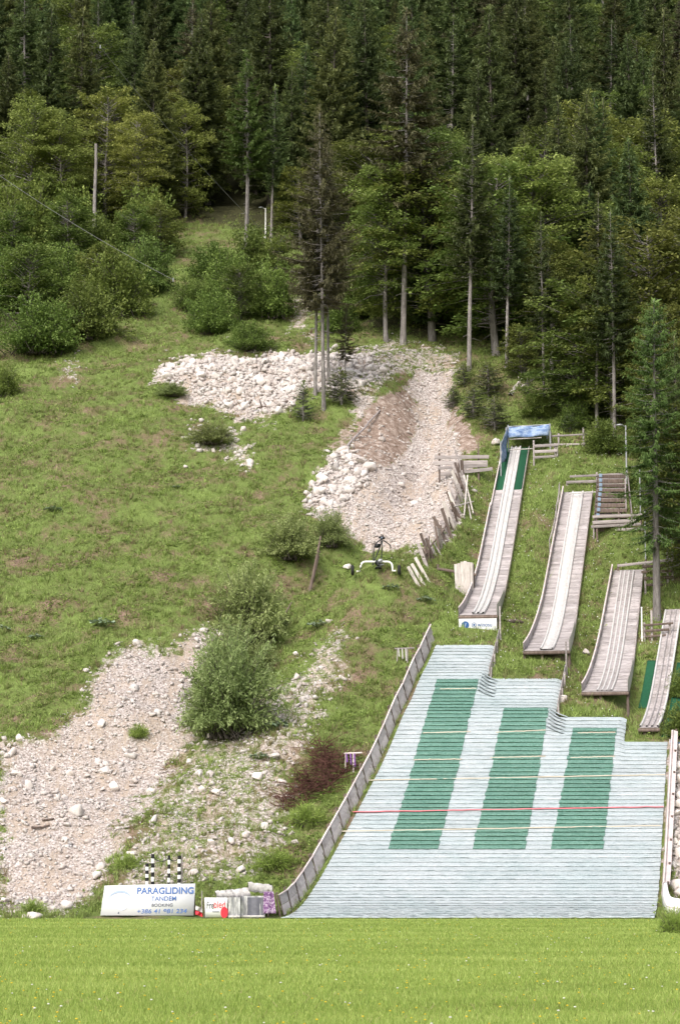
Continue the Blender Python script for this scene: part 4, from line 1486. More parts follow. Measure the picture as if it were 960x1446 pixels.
def gear_pile():
    Y = 86.2
    # banner with Frebled lettering
    tl, tr, br, bl = at_depth(289, 1267.5, Y), at_depth(322, 1267.5, Y), at_depth(320.5, 1295, Y), at_depth(290, 1295.5, Y)
    root = thing('banner_board', (bl + br) / 2, 'white banner with black and red lettering and a red round mark', 'banner')
    def quad(name, a, b, c, d, mat, th=.03, amp=0.0):
        n = 9
        rows = [[tuple((a + (b - a) * (i / n)) * (1 - v) + (d + (c - d) * (i / n)) * v + Vector((0, amp * math.sin(i * 2.1 + 3 * v), 0))) for i in range(n + 1)] for v in (0, .33, .66, 1)]
        V, Fc = quad_strip(rows)
        o = part(name, V, Fc, mat, root)
        md = o.modifiers.new('thick', 'SOLIDIFY'); md.thickness = th
        return o
    quad('sheet', tl, tr, br, bl, 'sign_white')
    d = (tr - tl).normalized(); up = Vector((0, 0, 1))
    n = Vector((0, -.045, 0))
    w = (tr - tl).length
    text('lettering', 'Fre', tl + d * .07 + Vector((0, 0, -.38)) + n, d, up, .36, 'sign_grey', root, w * .30)
    text('lettering', 'bled', tl + d * .32 + Vector((0, 0, -.36)) + n, d, up, .36, 'sign_red', root, w * .48)
    V, Fc = quad_strip([[tuple(br + d * (-.09 + .13 * q * math.cos(t)) + n + Vector((0, 0, .16 + .2 * q * math.sin(t)))) for t in np.linspace(0, 2 * PI, 17)] for q in (.02, 1)])
    part('round_mark', V, Fc, 'sign_red', root)
    board('grey_line', bl + d * .25 + n + Vector((0, 0, .2)), bl + d * .5 + n + Vector((0, 0, .2)), .012, .02, 'sign_grey', root)
    for q in (tl, tr):
        pole('stake', Vector((q.x, Y + .06, -.2)), q + Vector((0, .06, .04)), .025, 'brown_wood', root)
    # silver wrapped crash mats
    def crate(x0, x1, y0, y1, Yc, lab, inner):
        a, b = at_depth(x0, y1, Yc), at_depth(x1, y1, Yc)
        t = at_depth(x0, y0, Yc)
        a.z = b.z = .02
        h = t.z
        r = thing('crash_mat', (a + b) / 2, lab, 'crash mat')
        W = (b - a).length; D = .8
        nx = 10
        A = Acc()
        rows = []
        for v in np.linspace(0, 1, 6):
            row = []
            for i in range(nx + 1):
                u = i / nx
                fold = .035 * math.sin(u * 13 + v * 2) + .02 * math.sin(u * 31)
                row.append((a.x + W * u, Yc + fold, h * v))
            rows.append(row)
        V, Fc = quad_strip(rows); A.add(V, Fc)
        V, Fc = quad_strip([rows[-1], [(x + .02, y + D, z - .03) for x, y, z in rows[-1]]]); A.add(V, Fc)
        for i in (0, nx):
            V, Fc = quad_strip([[rw[i] for rw in rows], [(rw[i][0], rw[i][1] + D, rw[i][2]) for rw in rows]]); A.add(V, Fc)
        A.obj('cover', 'silver_foil', r)
        if inner:
            V, Fc = quad_strip([[(a.x + W * u, Yc - .05 + .03 * math.sin(u * 17), h * v) for u in np.linspace(.28, .93, 8)] for v in (.12, .5, .93)])
            part('grey_flap', V, Fc, 'dark_foil', r)
        board('white_hem', a + Vector((0, -.06, .05)), b + Vector((0, -.06, .05)), .05, .07, 'white_cloth', r)
    crate(322.5, 339, 1267, 1293, Y + .02, 'narrow silver wrapped crash mat beside the lettered banner', False)
    crate(340, 374, 1265, 1291, Y + .35, 'wide silver wrapped crash mat with a dark flap beside the purple cloth', True)
    # white rolls on top
    def roll(x0, x1, y, Yc, rad, lab, tilt=0, hole=False):
        a, b = at_depth(x0, y, Yc), at_depth(x1, y + tilt, Yc + .1)
        r = thing('rolled_mat', (a + b) / 2, lab, 'rolled mat')
        A = Acc()
        n = 12
        pts = [tuple(a + (b - a) * (i / (n - 1)) + Vector((0, 0, .02 * math.sin(i * 1.7)))) for i in range(n)]
        A.tube(pts, [rad * (1 + .06 * math.sin(i * 2.3)) for i in range(n)], 14)
        A.obj('roll', 'white_cloth', r, True)
        dirn = (b - a).normalized()
        for end, s in ((a, -1), (b, 1)):
            ring = Acc()
            ring.tube([tuple(end + dirn * s * q) for q in (-.02, .012)], [rad * .99, rad * .62], 14)
            ring.obj('roll_end', 'white_cloth', r)
            dk = Acc(); dk.tube([tuple(end + dirn * s * q) for q in (-.1, .0)], [rad * .62, .001], 12); dk.obj('hollow', 'dark_foil', r)
    roll(351, 384, 1252, Y + .75, .165, 'thick white rolled mat with a dark hollow on top of the pile', 4)
    roll(306, 328, 1264, Y + .5, .15, 'white rolled mat behind the lettered banner', -2)
    roll(326, 352, 1263, Y + .75, .16, 'white rolled mat on the silver crash mats', -4)
    # purple printed cloth
    r = thing('purple_cloth', at_depth(382, 1290, Y + .3), 'purple and white patterned cloth draped at the foot of the slope fence', 'cloth')
    rows = []
    for v in np.linspace(0, 1, 9):
        rows.append([tuple(at_depth(372.5 + 14 * u + 4.5 * v * (u - .2), 1259 + 31 * v, Y + .25 - .35 * v + .05 * math.sin(9 * u + 2 * v))) for u in np.linspace(0, 1, 10)])
    V, Fc = quad_strip(rows)
    V[:, 2] = np.maximum(V[:, 2], .02)
    o = part('sheet', V, Fc, 'purple_print', r); md = o.modifiers.new('thick', 'SOLIDIFY'); md.thickness = .01
    p = at_depth(379, 1256, Y + .5)
    pole('stake', Vector((p.x, p.y, -.2)), p, .03, 'brown_wood', r)
    # red cloth scrap by the board
    r = thing('red_cloth', at_depth(281, 1290, Y + .3), 'red and white cloth scrap between the board and the banner', 'cloth')
    rows = [[tuple(at_depth(276 + 10 * u, 1285 + 6 * v + 4 * u, Y + .25 + .06 * math.sin(8 * u + 3 * v))) for u in np.linspace(0, 1, 7)] for v in np.linspace(0, 1, 5)]
    V, Fc = quad_strip(rows); V[:, 2] = np.maximum(V[:, 2], .02)
    part('scrap', V[:], Fc, 'sign_red', r)
    V2 = V.copy(); V2[:, 2] += .16; part('white_scrap', V2, Fc, 'white_cloth', r)
    p = at_depth(285.5, 1258, Y + .4)
    pole('stake', Vector((p.x, p.y, -.2)), p, .025, 'grey_wood', r)

def extra_mats():
    m, nt, out = new_mat('silver_foil')
    p = pos(nt)
    n1 = noise(nt, mapping(nt, p, (9, 2, 2.0)), 1.0, 5, 0.6)
    c = ramp(nt, n1.outputs[0], [(0.3, (0.16, 0.16, 0.18)), (0.5, (0.36, 0.36, 0.38)), (0.62, (0.72, 0.71, 0.72)), (0.8, (0.45, 0.45, 0.47))])
    finish(nt, out, c, 0.3, n1.outputs[0], 0.5, 0.05, 0.5, 0.25)
    MATS['silver_foil'] = m
    flat('dark_foil', (0.12, 0.12, 0.15), 0.4, 0.5, vary=0.4)
    m, nt, out = new_mat('purple_print')
    p = pos(nt)
    n1 = noise(nt, p, 9.0, 3, 0.6)
    c = ramp(nt, n1.outputs[0], [(0.42, (0.10, 0.045, 0.12)), (0.5, (0.2, 0.10, 0.22)), (0.56, (0.42, 0.38, 0.42)), (0.62, (0.15, 0.07, 0.17))])
    finish(nt, out, c, 0.7)
    MATS['purple_print'] = m
extra_mats()
gear_pile()

# small T-shaped stands beside the slope fence
def tee(px, py, ytop, halfl, halfr, label, mat, cloth=None):
    b = hit(px, py)
    t = at_depth(px, ytop, b.y)
    root = thing('tee_stand', b, label, 'stand')
    k = b.y / F
    pole('post', b - Vector((0, 0, .3)), Vector((b.x, b.y, t.z)), .035, mat, root)
    board('cross_bar', Vector((b.x - halfl * k, b.y, t.z)), Vector((b.x + halfr * k, b.y, t.z + .03)), .05, .06, mat, root)
    pole('side_post', Vector((b.x - halfl * .8 * k, b.y, gz(b.x - halfl * .8 * k, b.y) - .2)), Vector((b.x - halfl * .8 * k, b.y, t.z)), .025, mat, root)
    if cloth:
        for i in range(3):
            x = b.x - halfl * .7 * k + i * .16
            board('ribbon', Vector((x, b.y - .05, t.z)), Vector((x + .03, b.y - .05, t.z - .35 - .1 * i)), .06, .012, cloth, root, (0, 1, 0))
tee(499, 1090, 1064, 14, 12, 'purple ribboned wooden T-stand beside the red brushwood', 'rail_board', 'purple_cloth')
tee(575, 935, 916, 18, 10, 'small grey T-stand with white cloths at the top of the slope fence', 'grey_wood', 'white_cloth')

def blue_banner():
    a = at_depth(944, 1047, 100.0)
    root = thing('blue_banner', hit(950, 1062), 'crumpled blue banner tied above the right barrier', 'banner')
    rows = [[tuple(at_depth(945 + 22 * u, 1046 + 20 * v + 3 * u, 100.2 + .08 * math.sin(9 * u + 5 * v))) for u in np.linspace(0, 1, 12)] for v in np.linspace(0, 1, 6)]
    V, Fc = quad_strip(rows)
    o = part('sheet', V, Fc, 'blue_tarp', root); md = o.modifiers.new('thick', 'SOLIDIFY'); md.thickness = .012
    for x in (945, 962):
        q = at_depth(x, 1044, 100.3)
        pole('stake', Vector((q.x, q.y, gz(q.x, q.y) - .2)), q, .03, 'rail_board', root)
blue_banner()

# ------------------------------------------------------------------ dead wood
def log(name, a, b, r, label, mat='brown_wood', cat='log', stubs=3, lift=.05, seed=1):
    A0, B0 = hit(*a), hit(*b)
    A0.z += lift; B0.z += lift
    root = thing(name, (A0 + B0) / 2, label, cat)
    rnd = random.Random(seed)
    A = Acc()
    pts = [A0 + (B0 - A0) * u + Vector((rnd.gauss(0, .03), 0, rnd.gauss(0, .02))) for u in np.linspace(0, 1, 7)]
    A.tube([tuple(p) for p in pts], np.linspace(r, r * .6, 7), 8)
    A.obj('stem', mat, root, True)
    for i in range(stubs):
        p = pts[1 + i]
        A = Acc(); A.tube([tuple(p), tuple(p + Vector((rnd.gauss(0, .2), rnd.gauss(-.1, .1), rnd.uniform(.15, .4))))], [r * .5, r * .15], 5); A.obj('stub', mat, root)
log('fallen_log', (362, 579), (408, 568), .12, 'dark fallen log at the edge of the rubble field', seed=2)
log('dead_branch', (490, 632), (536, 580), .07, 'grey dead branch lying on the brown bank of the chute', 'grey_wood', seed=3)
log('fallen_log', (720, 560), (745, 520), .14, 'pale broken log on the forest floor among the spruces', 'pale_wood', seed=4)
log('fallen_log', (735, 548), (760, 530), .10, 'thin pale fallen log beside the broken log', 'pale_wood', seed=5)
log('fallen_log', (712, 879), (737, 880), .13, 'short dark log right of the sponsor board', stubs=0, seed=6)
log('small_log', (60, 1160), (78, 1158), .05, 'small dark stick lying on the left scree', stubs=0, seed=7)
log('small_log', (45, 1172), (70, 1168), .05, 'slightly longer dark stick lying on the left scree', stubs=0, seed=8)
log('dead_branch', (545, 664), (590, 672), .03, 'thin stick across the debris fan', 'grey_wood', stubs=0, seed=9)
def leaning_sticks():
    root = thing('dead_stake_pair', hit(440, 850), 'crossed dead wooden stakes leaning beside the gully', 'stakes')
    for (xb, yb, xt, yt, w) in ((437, 838, 453, 757, .09), (441, 822, 452, 778, .07), (402, 868, 412, 850, .05)):
        b = hit(xb, yb)
        t = at_depth(xt, yt, b.y + .3)
        pole('stake', b - (t - b) * .1, t, w, 'brown_wood', root, .5)
leaning_sticks()
def brush_pile():
    c = hit(440, 1120)
    root = thing('brush_pile', c, 'heap of reddish brown brushwood left of the slope fence', 'brushwood')
    rng = np.random.default_rng(8)
    A = Acc()
    pts = [(405, 1140), (420, 1130), (440, 1120), (460, 1110), (475, 1095), (455, 1090), (450, 1070), (430, 1110), (485, 1085), (462, 1078)]
    for i in range(620):
        q = pts[rng.integers(len(pts))]
        p = np.array(H3(q[0] + rng.normal(0, 7), q[1] + rng.normal(0, 8)))
        d = rng.normal(0, 1, 3) * np.array([1, .7, .35]); d[2] = abs(d[2]); d /= np.linalg.norm(d)
        L = rng.uniform(.4, 1.1)
        b = p + np.array([0, 0, rng.uniform(0, .35)])
        m = b + d * L * .5 + rng.normal(0, .06, 3)
        e = b + d * L
        A.tube([b, m, e], [.018, .013, .006], 3)
    A.obj('twig_mass', 'red_twig', root)['kind'] = 'stuff'
def H3(px, py):
    return hit(px, py)
brush_pile()

# ------------------------------------------------------------------ vegetation shapes
def unit(v):
    return v / (np.linalg.norm(v, axis=-1, keepdims=True) + 1e-9)

def cards(p, d, n, L, w, tint, mid=.45):
    """Leaf shaped quads: base p, direction d, face normal n, length L, width w."""
    d = unit(d); s = unit(np.cross(d, n))
    L = np.broadcast_to(np.asarray(L, float), (len(p),))[:, None]; w = np.broadcast_to(np.asarray(w, float), (len(p),))[:, None]
    V = np.stack([p, p + d * L * mid + s * w / 2, p + d * L, p + d * L * mid - s * w / 2], 1).reshape(-1, 3)
    Fc = np.arange(len(V)).reshape(-1, 4)
    return V, Fc, np.repeat(tint, 4)

def tree_root(name, trunkA, crown, tmat, cmat, cname='crown'):
    r = bpy.data.objects.new(name, None); COL.objects.link(r); r.empty_display_size = .3
    t = trunkA.mesh('trunk', tmat, smooth_shade=True)
    link('trunk', t, r)
    V, Fc, T = crown
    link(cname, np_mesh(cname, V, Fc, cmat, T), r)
    return r

def spruce(seed, h, cb, R, gap=.42, nb=6, dens=1.0, droop=.35, hang=.6, cmat='needle', tmat='bark', r0=.15, taper=.85, wgt=1.0, ragged=.3, dead=18):
    rng = np.random.default_rng(seed)
    A = Acc()
    zz = np.linspace(-.6, h, 14)
    bx = .012 * h * np.sin(zz / h * rng.uniform(1.5, 3) + rng.uniform(0, 6)); bx -= np.interp(0, zz, bx)
    by = .010 * h * np.sin(zz / h * rng.uniform(1.5, 3) + rng.uniform(0, 6)); by -= np.interp(0, zz, by)
    A.tube(np.stack([bx, by, zz], 1), np.interp(zz, [-.6, 0, .5, h], [r0 * 1.5, r0 * 1.25, r0, .015]), 9)
    tx = lambda z: np.interp(z, zz, bx); ty = lambda z: np.interp(z, zz, by)
    Ps, Ds, Ns, Ls, Ws, Ts = [], [], [], [], [], []
    z = cb * h
    while z < h - .15:
        f = (z - cb * h) / (h * (1 - cb))
        prof = min(1.0, .45 + 3.2 * f) * (1 - f) ** taper
        k = max(3, int(round(nb * rng.uniform(.7, 1.2))))
        a0 = rng.uniform(0, 2 * PI)
        for q in range(k):
            if rng.random() < ragged * .5: continue
            az = a0 + 2 * PI * q / k + rng.normal(0, .25)
            r = max(.22, R * prof * rng.uniform(1 - ragged, 1 + ragged * .5))
            zb = z + rng.uniform(-.2, .2)
            dirh = np.array([math.cos(az), math.sin(az), 0])
            side = np.array([-math.sin(az), math.cos(az), 0])
            lift = .25 * f - droop * (1 - f) * rng.uniform(.6, 1.3)
            curve = lambda t: np.array([tx(zb), ty(zb), zb]) + dirh * r * t + np.array([0, 0, r * (lift * t + .30 * t * t)])
            if r > .5:
                A.tube([curve(t) for t in (0, .35, .7)], [.03, .018, .006], 3)
            m = max(4, int(r / .085 * dens))
            t = rng.uniform(.12, 1, m) ** .8
            c = np.array([tx(zb), ty(zb), zb]) + dirh * (r * t)[:, None] + np.stack([0 * t, 0 * t, r * (lift * t + .30 * t * t)], 1)
            for sgn in (-1, 1):
                ln = (.15 + .36 * (1 - t) * min(r, 1.8) / 1.4) * rng.uniform(.6, 1.3, m) * wgt
                dv = dirh * rng.uniform(.4, 1.0, (m, 1)) + side * sgn * rng.uniform(.5, 1.0, (m, 1)) + np.array([0, 0, 1]) * rng.normal(-.25 * hang, .2, (m, 1))
                Ps.append(c); Ds.append(dv); Ls.append(ln); Ws.append(ln * rng.uniform(.17, .28, m))
                Ns.append(np.array([0, 0, 1.]) + rng.normal(0, .45, (m, 3)))
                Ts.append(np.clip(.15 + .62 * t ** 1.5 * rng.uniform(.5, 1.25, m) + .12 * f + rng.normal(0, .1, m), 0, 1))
            # hanging twigs under the branch
            mh = int(m * hang * 1.2)
            if mh > 0:
                ix = rng.integers(0, m, mh)
                ln = rng.uniform(.12, .34, mh) * wgt
                dv = np.array([0, 0, -1.]) + rng.normal(0, .35, (mh, 3)) + dirh * .3
                Ps.append(c[ix] + rng.normal(0, .06, (mh, 3))); Ds.append(dv); Ls.append(ln); Ws.append(ln * .2)
                Ns.append(dirh + rng.normal(0, .5, (mh, 3)))
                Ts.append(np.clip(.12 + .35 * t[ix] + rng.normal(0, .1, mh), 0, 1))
        z += gap * rng.uniform(.75, 1.25) * (1 - .35 * f)
    # leader
    m = 14
    Ps.append(np.tile([tx(h), ty(h), h - .5], (m, 1)) + np.stack([np.zeros(m), np.zeros(m), rng.uniform(0, .45, m)], 1))
    Ds.append(np.array([0, 0, 1.]) + rng.normal(0, .6, (m, 3))); Ls.append(rng.uniform(.2, .4, m)); Ws.append(np.full(m, .1)); Ns.append(rng.normal(0, 1, (m, 3))); Ts.append(rng.uniform(.5, 1, m))
    # dead stubs on the bare bole
    for _ in range(int(dead)):
        zz0 = rng.uniform(.12 * h, max(cb * h + .2 * h, .2 * h)); az = rng.uniform(0, 2 * PI); L = rng.uniform(.2, .9)
        p0 = np.array([tx(zz0), ty(zz0), zz0]); A.tube([p0, p0 + np.array([math.cos(az) * L, math.sin(az) * L, -.15 * L])], [.022, .006], 3)
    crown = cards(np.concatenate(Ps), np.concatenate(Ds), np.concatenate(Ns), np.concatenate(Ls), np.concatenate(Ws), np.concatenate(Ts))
    return tree_root('spruce', A, crown, tmat, cmat)

def beech(seed, h, cb, R, nbr=150, leaves=170, size=.15, cmat='beech_leaf', tmat='bark', lean=.0, r0=.14, up=.35):
    rng = np.random.default_rng(seed)
    A = Acc()
    zz = np.linspace(-.5, h * .96, 10)
    bx = lean * h * (zz / h) ** 2 + .02 * h * np.sin(zz / h * 4 + seed); bx -= np.interp(0, zz, bx)
    by = .02 * h * np.sin(zz / h * 3 + 2 * seed); by -= np.interp(0, zz, by)
    A.tube(np.stack([bx, by, zz], 1), np.interp(zz, [-.5, 0, .4, h], [r0 * 1.4, r0 * 1.2, r0, .015]), 8)
    Ps, Ds, Ns, Ls, Ws, Ts = [], [], [], [], [], []
    for b in range(nbr):
        f = rng.uniform(0, 1) ** .9
        zb = h * (cb + (1 - cb) * f * .95)
        prof = math.sqrt(max(.03, 1 - (abs(f - .38) / .66) ** 2.2))
        az = rng.uniform(0, 2 * PI)
        r = R * prof * rng.uniform(.45, 1.12) * (1 + .25 * math.sin(az * 2 + seed) * (1 - f))
        el = up * rng.uniform(.2, 1.5) + .5 * f
        p0 = np.array([np.interp(zb, zz, bx), np.interp(zb, zz, by), zb])
        dh = np.array([math.cos(az), math.sin(az), 0])
        sd = np.array([-math.sin(az), math.cos(az), 0])
        pt = lambda t: p0 + dh * r * t + np.array([0, 0, r * (el * t - .35 * t * t)])
        A.tube([pt(0), pt(.4), pt(.85)], [.035 * min(1, r), .02, .005], 3)
        m = int(leaves * (.35 + .65 * r / R))
        t = rng.uniform(.25, 1.05, m) ** .75
        spread = (.12 + .38 * r * (1.05 - t) * .6) * rng.normal(0, 1, m)
        c = p0 + dh * (r * t)[:, None] + sd * spread[:, None] + np.stack([0 * t, 0 * t, r * (el * t - .35 * t * t)], 1) + rng.normal(0, .05, (m, 3)) * np.array([1, 1, 1.6])
        dv = dh * .7 + sd * np.sign(spread)[:, None] * .6 + rng.normal(0, .35, (m, 3)) + np.array([0, 0, -.15])
        ln = size * rng.uniform(.65, 1.35, m)
        Ps.append(c); Ds.append(dv); Ls.append(ln); Ws.append(ln * .62)
        Ns.append(np.array([0, 0, 1.]) + rng.normal(0, .38, (m, 3)))
        bt = rng.normal(0, .1)
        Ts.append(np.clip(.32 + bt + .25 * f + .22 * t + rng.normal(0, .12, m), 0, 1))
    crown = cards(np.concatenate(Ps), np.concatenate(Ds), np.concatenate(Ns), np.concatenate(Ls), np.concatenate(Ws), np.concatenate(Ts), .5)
    return tree_root('beech', A, crown, tmat, cmat)

def bush(seed, w, h, n=9000, size=.15, cmat='bush_leaf', narrow=.55, upright=.0, lobes=9, name='bush', stems=22):
    """Shrub: lobes of leaves hung on stems, hollow inside, uneven outline."""
    rng = np.random.default_rng(seed)
    A = Acc()
    cen = []
    for i in range(lobes):
        a = rng.uniform(0, 2 * PI); q = math.sqrt(rng.uniform(0, 1)) * .72
        x, y = w / 2 * q * math.cos(a), w / 2 * q * math.sin(a)
        z = h * rng.uniform(.12, .84) * math.sqrt(max(.12, 1 - q * q))
        cen.append((x, y, z, w * rng.uniform(.15, .27), h * rng.uniform(.14, .27)))
    cen = np.array(cen)
    for i in range(stems):
        c = cen[i % lobes]
        e = c[:3] + rng.normal(0, .2, 3) * c[3]
        b = np.array([rng.normal(0, .06 * w), rng.normal(0, .06 * w), -.25])
        m = b * .5 + e * .5 + rng.normal(0, .08, 3)
        A.tube([b, m, e], [.03, .02, .006], 4)
    per = rng.integers(0, lobes, n)
    u = unit(rng.normal(0, 1, (n, 3)))
    u[:, 2] = np.where(u[:, 2] < -.35, -u[:, 2] * .5, u[:, 2])
    rad = rng.uniform(.35, 1, n) ** .5 * (1 + .25 * rng.normal(0, 1, n).clip(-1, 1.6))
    c = cen[per]
    p = c[:, :3] + u * rad[:, None] * np.stack([c[:, 3], c[:, 3], c[:, 4]], 1)
    p[:, 2] = np.maximum(p[:, 2], .03)
    out = unit(p - np.array([0, 0, h * .25]))
    ln = size * rng.uniform(.6, 1.4, n)
    d = u * .6 + rng.normal(0, .5, (n, 3)) + np.array([0, 0, upright])
    nn = out + np.array([0, 0, .7]) + rng.normal(0, .5, (n, 3))
    lobet = rng.normal(0, .09, lobes)
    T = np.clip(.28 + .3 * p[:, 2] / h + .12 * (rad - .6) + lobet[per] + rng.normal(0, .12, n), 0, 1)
    # shoots that break the outline
    m = int(n * (.2 + .5 * upright))
    ci = rng.integers(0, lobes, m // 6 + 1)
    ps, ds, ls = [], [], []
    for k in ci:
        c0 = cen[k]
        v = unit(rng.normal(0, 1, 3) + np.array([0, 0, .9 + upright]))
        b = c0[:3] + v * c0[3] * .7
        L = rng.uniform(.2, .55) * min(1.6, w / 3) * (1 + .5 * upright)
        A.tube([b, b + v * L], [.008, .003], 3)
        for s in np.linspace(.15, 1, 6):
            ps.append(b + v * L * s); ds.append(v * .6 + rng.normal(0, .6, 3)); ls.append(size * rng.uniform(.6, 1.2))
    ps, ds, ls = np.array(ps), np.array(ds), np.array(ls)
    ps[:, 2] = np.maximum(ps[:, 2], .03)
    V1, F1, T1 = cards(p, d, nn, ln, ln * narrow, T, .5)
    V2, F2, T2 = cards(ps, ds, np.array([0, 0, 1.]) + rng.normal(0, .5, ps.shape), ls, ls * narrow, rng.uniform(.45, .95, len(ps)), .5)
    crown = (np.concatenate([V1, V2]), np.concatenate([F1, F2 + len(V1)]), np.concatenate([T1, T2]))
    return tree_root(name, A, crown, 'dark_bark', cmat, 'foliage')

def shrub(seed, w, h, shoots=200, leaves=46, size=.16, narrow=.3, cmat='willow_leaf', name='willow_bush', side=0.0, bare=.12):
    """Shrub grown from arching shoots that carry leaves along their outer part."""
    rng = np.random.default_rng(seed)
    A = Acc()
    Ps, Ds, Ns, Ls, Ts = [], [], [], [], []
    for i in range(shoots):
        az = rng.uniform(0, 2 * PI)
        q = rng.uniform(0, 1) ** .55
        lob = 1 + .22 * math.sin(3 * az + seed) + .12 * math.sin(5 * az + 2 * seed)
        b = np.array([rng.normal(0, .09 * w), rng.normal(0, .09 * w), -.1])
        e = np.array([.5 * w * q * math.cos(az) * lob, .5 * w * q * math.sin(az) * lob, h * math.sqrt(max(.05, 1 - q ** 2.3)) * rng.uniform(.5, 1.08)])
        if rng.random() < .38: e[2] *= rng.uniform(.12, .5)
        c = b * .45 + e * .55 + np.array([0, 0, .22 * h * q])
        t = np.linspace(0, 1, 5)[:, None]
        curve = lambda t: b * (1 - t) ** 2 + 2 * c * t * (1 - t) + e * t ** 2
        if i % 2 == 0:
            A.tube(curve(np.linspace(0, 1, 5)[:, None]), [.028, .02, .014, .009, .004], 3)
        m = int(leaves * rng.uniform(.6, 1.3))
        tt = (bare + (1 - bare) * rng.random(m) ** .75)[:, None]
        p = curve(tt)
        tan = unit(2 * (c - b) * (1 - tt) + 2 * (e - c) * tt)
        off = rng.normal(0, 1, (m, 3)) * (.05 + side * .35 * (1.15 - tt))
        p = p + off
        p[:, 2] = np.maximum(p[:, 2], .02)
        Ps.append(p); Ds.append(tan * rng.uniform(.3, 1.0, (m, 1)) + rng.normal(0, .55, (m, 3)))
        Ns.append(np.array([0, -.2, 1.]) + rng.normal(0, .55, (m, 3)))
        Ls.append(size * rng.uniform(.6, 1.35, m))
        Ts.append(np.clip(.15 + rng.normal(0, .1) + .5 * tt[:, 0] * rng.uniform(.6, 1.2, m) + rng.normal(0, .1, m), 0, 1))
    L = np.concatenate(Ls)
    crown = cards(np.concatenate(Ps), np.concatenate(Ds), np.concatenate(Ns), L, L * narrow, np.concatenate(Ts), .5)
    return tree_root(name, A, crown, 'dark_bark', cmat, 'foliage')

def place(proto, loc, s=1.0, sz=None, rz=None, label=None, cat='tree', group=None, first=set()):
    rz = random.uniform(0, 2 * PI) if rz is None else rz
    if proto.name not in first:
        first.add(proto.name)
        o = proto
        o.location = loc; o.rotation_euler = (0, 0, rz); o.scale = (s, s, sz or s)
        return tag(o, label, cat, group)
    return dup(proto, loc, rz, s, label, cat, group, sz)

def proto_h(proto):
    return max(v.co.z for v in proto.children[0].data.vertices)

# spruces of different habit (heights in metres)
DK = dict(tmat='dark_bark')
SP = [spruce(1, 15, .08, 3.2, gap=.38, nb=8, dens=2.3, wgt=1.15, hang=.3, **DK), spruce(2, 16, .10, 3.5, gap=.40, nb=8, dens=2.3, wgt=1.2, hang=.35, **DK), spruce(3, 14, .06, 2.7, gap=.37, nb=8, dens=2.3, wgt=1.1, hang=.25, **DK),
      spruce(4, 17, .10, 3.6, gap=.42, nb=8, droop=.5, dens=2.2, wgt=1.2, hang=.4, **DK), spruce(5, 13, .05, 3.0, gap=.38, nb=8, dens=2.3, wgt=1.15, hang=.3, ragged=.4, **DK), spruce(6, 16, .40, 2.5, gap=.4, nb=7, dens=2.2, wgt=1.05, hang=.3, ragged=.4),
      spruce(7, 14, .38, 2.6, gap=.40, nb=7, dens=2.2, wgt=1.05, hang=.3)]
SP_H = [15, 16, 14, 17, 13, 16]
SPB = [spruce(11, 17, .42, 3.1, gap=.38, nb=7, dens=2.4, cmat='needle_brown', droop=.55, hang=.6, wgt=.95, ragged=.4), spruce(12, 14, .34, 3.5, nb=8, dens=2.0, wgt=.9, cmat='needle_brown', droop=.4, hang=.5, ragged=.5, gap=.42, dead=30, r0=.13)]
SPL = spruce(71, 15, .38, 2.7, gap=.36, nb=8, dens=2.4, wgt=1.0, hang=.3, cmat='needle_fresh')
BE = [beech(21, 9, .16, 3.0), beech(22, 8, .12, 2.7, nbr=130), beech(23, 10, .24, 2.8, nbr=160), beech(24, 7, .10, 2.6, nbr=120)]
BE_H = [9, 8, 10, 7]
BL = [beech(27, 9, .10, 3.1, nbr=170, cmat='beech_light'), beech(28, 8, .08, 2.6, nbr=150, cmat='beech_light')]
B_ = dict(narrow=.6, cmat='bush_leaf', name='bush')
BU = [shrub(31, 4.2, 2.8, 170, 100, .125, side=.75, **B_), shrub(32, 3.6, 3.3, 150, 100, .125, side=.7, **B_), shrub(33, 5.0, 3.0, 210, 100, .13, side=.8, **B_), shrub(34, 3.0, 2.3, 120, 90, .12, side=.7, **B_)]
SA = [beech(25, 4.6, .04, 1.9, nbr=110, leaves=95, size=.15, r0=.06, up=.5), beech(26, 5.4, .06, 1.8, nbr=120, leaves=95, size=.15, r0=.06, up=.45)]

# ------------------------------------------------------------------ trees and shrubs one can single out
def tree_at(proto, ph, px, py, ytop, label, cat='spruce', wide=1.0, group=None, rz=None):
    b = hit(px, py)
    t = at_depth(px, ytop, b.y)
    hgt = t.z - b.z
    s = hgt / ph
    return place(proto, b - Vector((0, 0, .05)), s * wide, s, rz, label, cat, group)

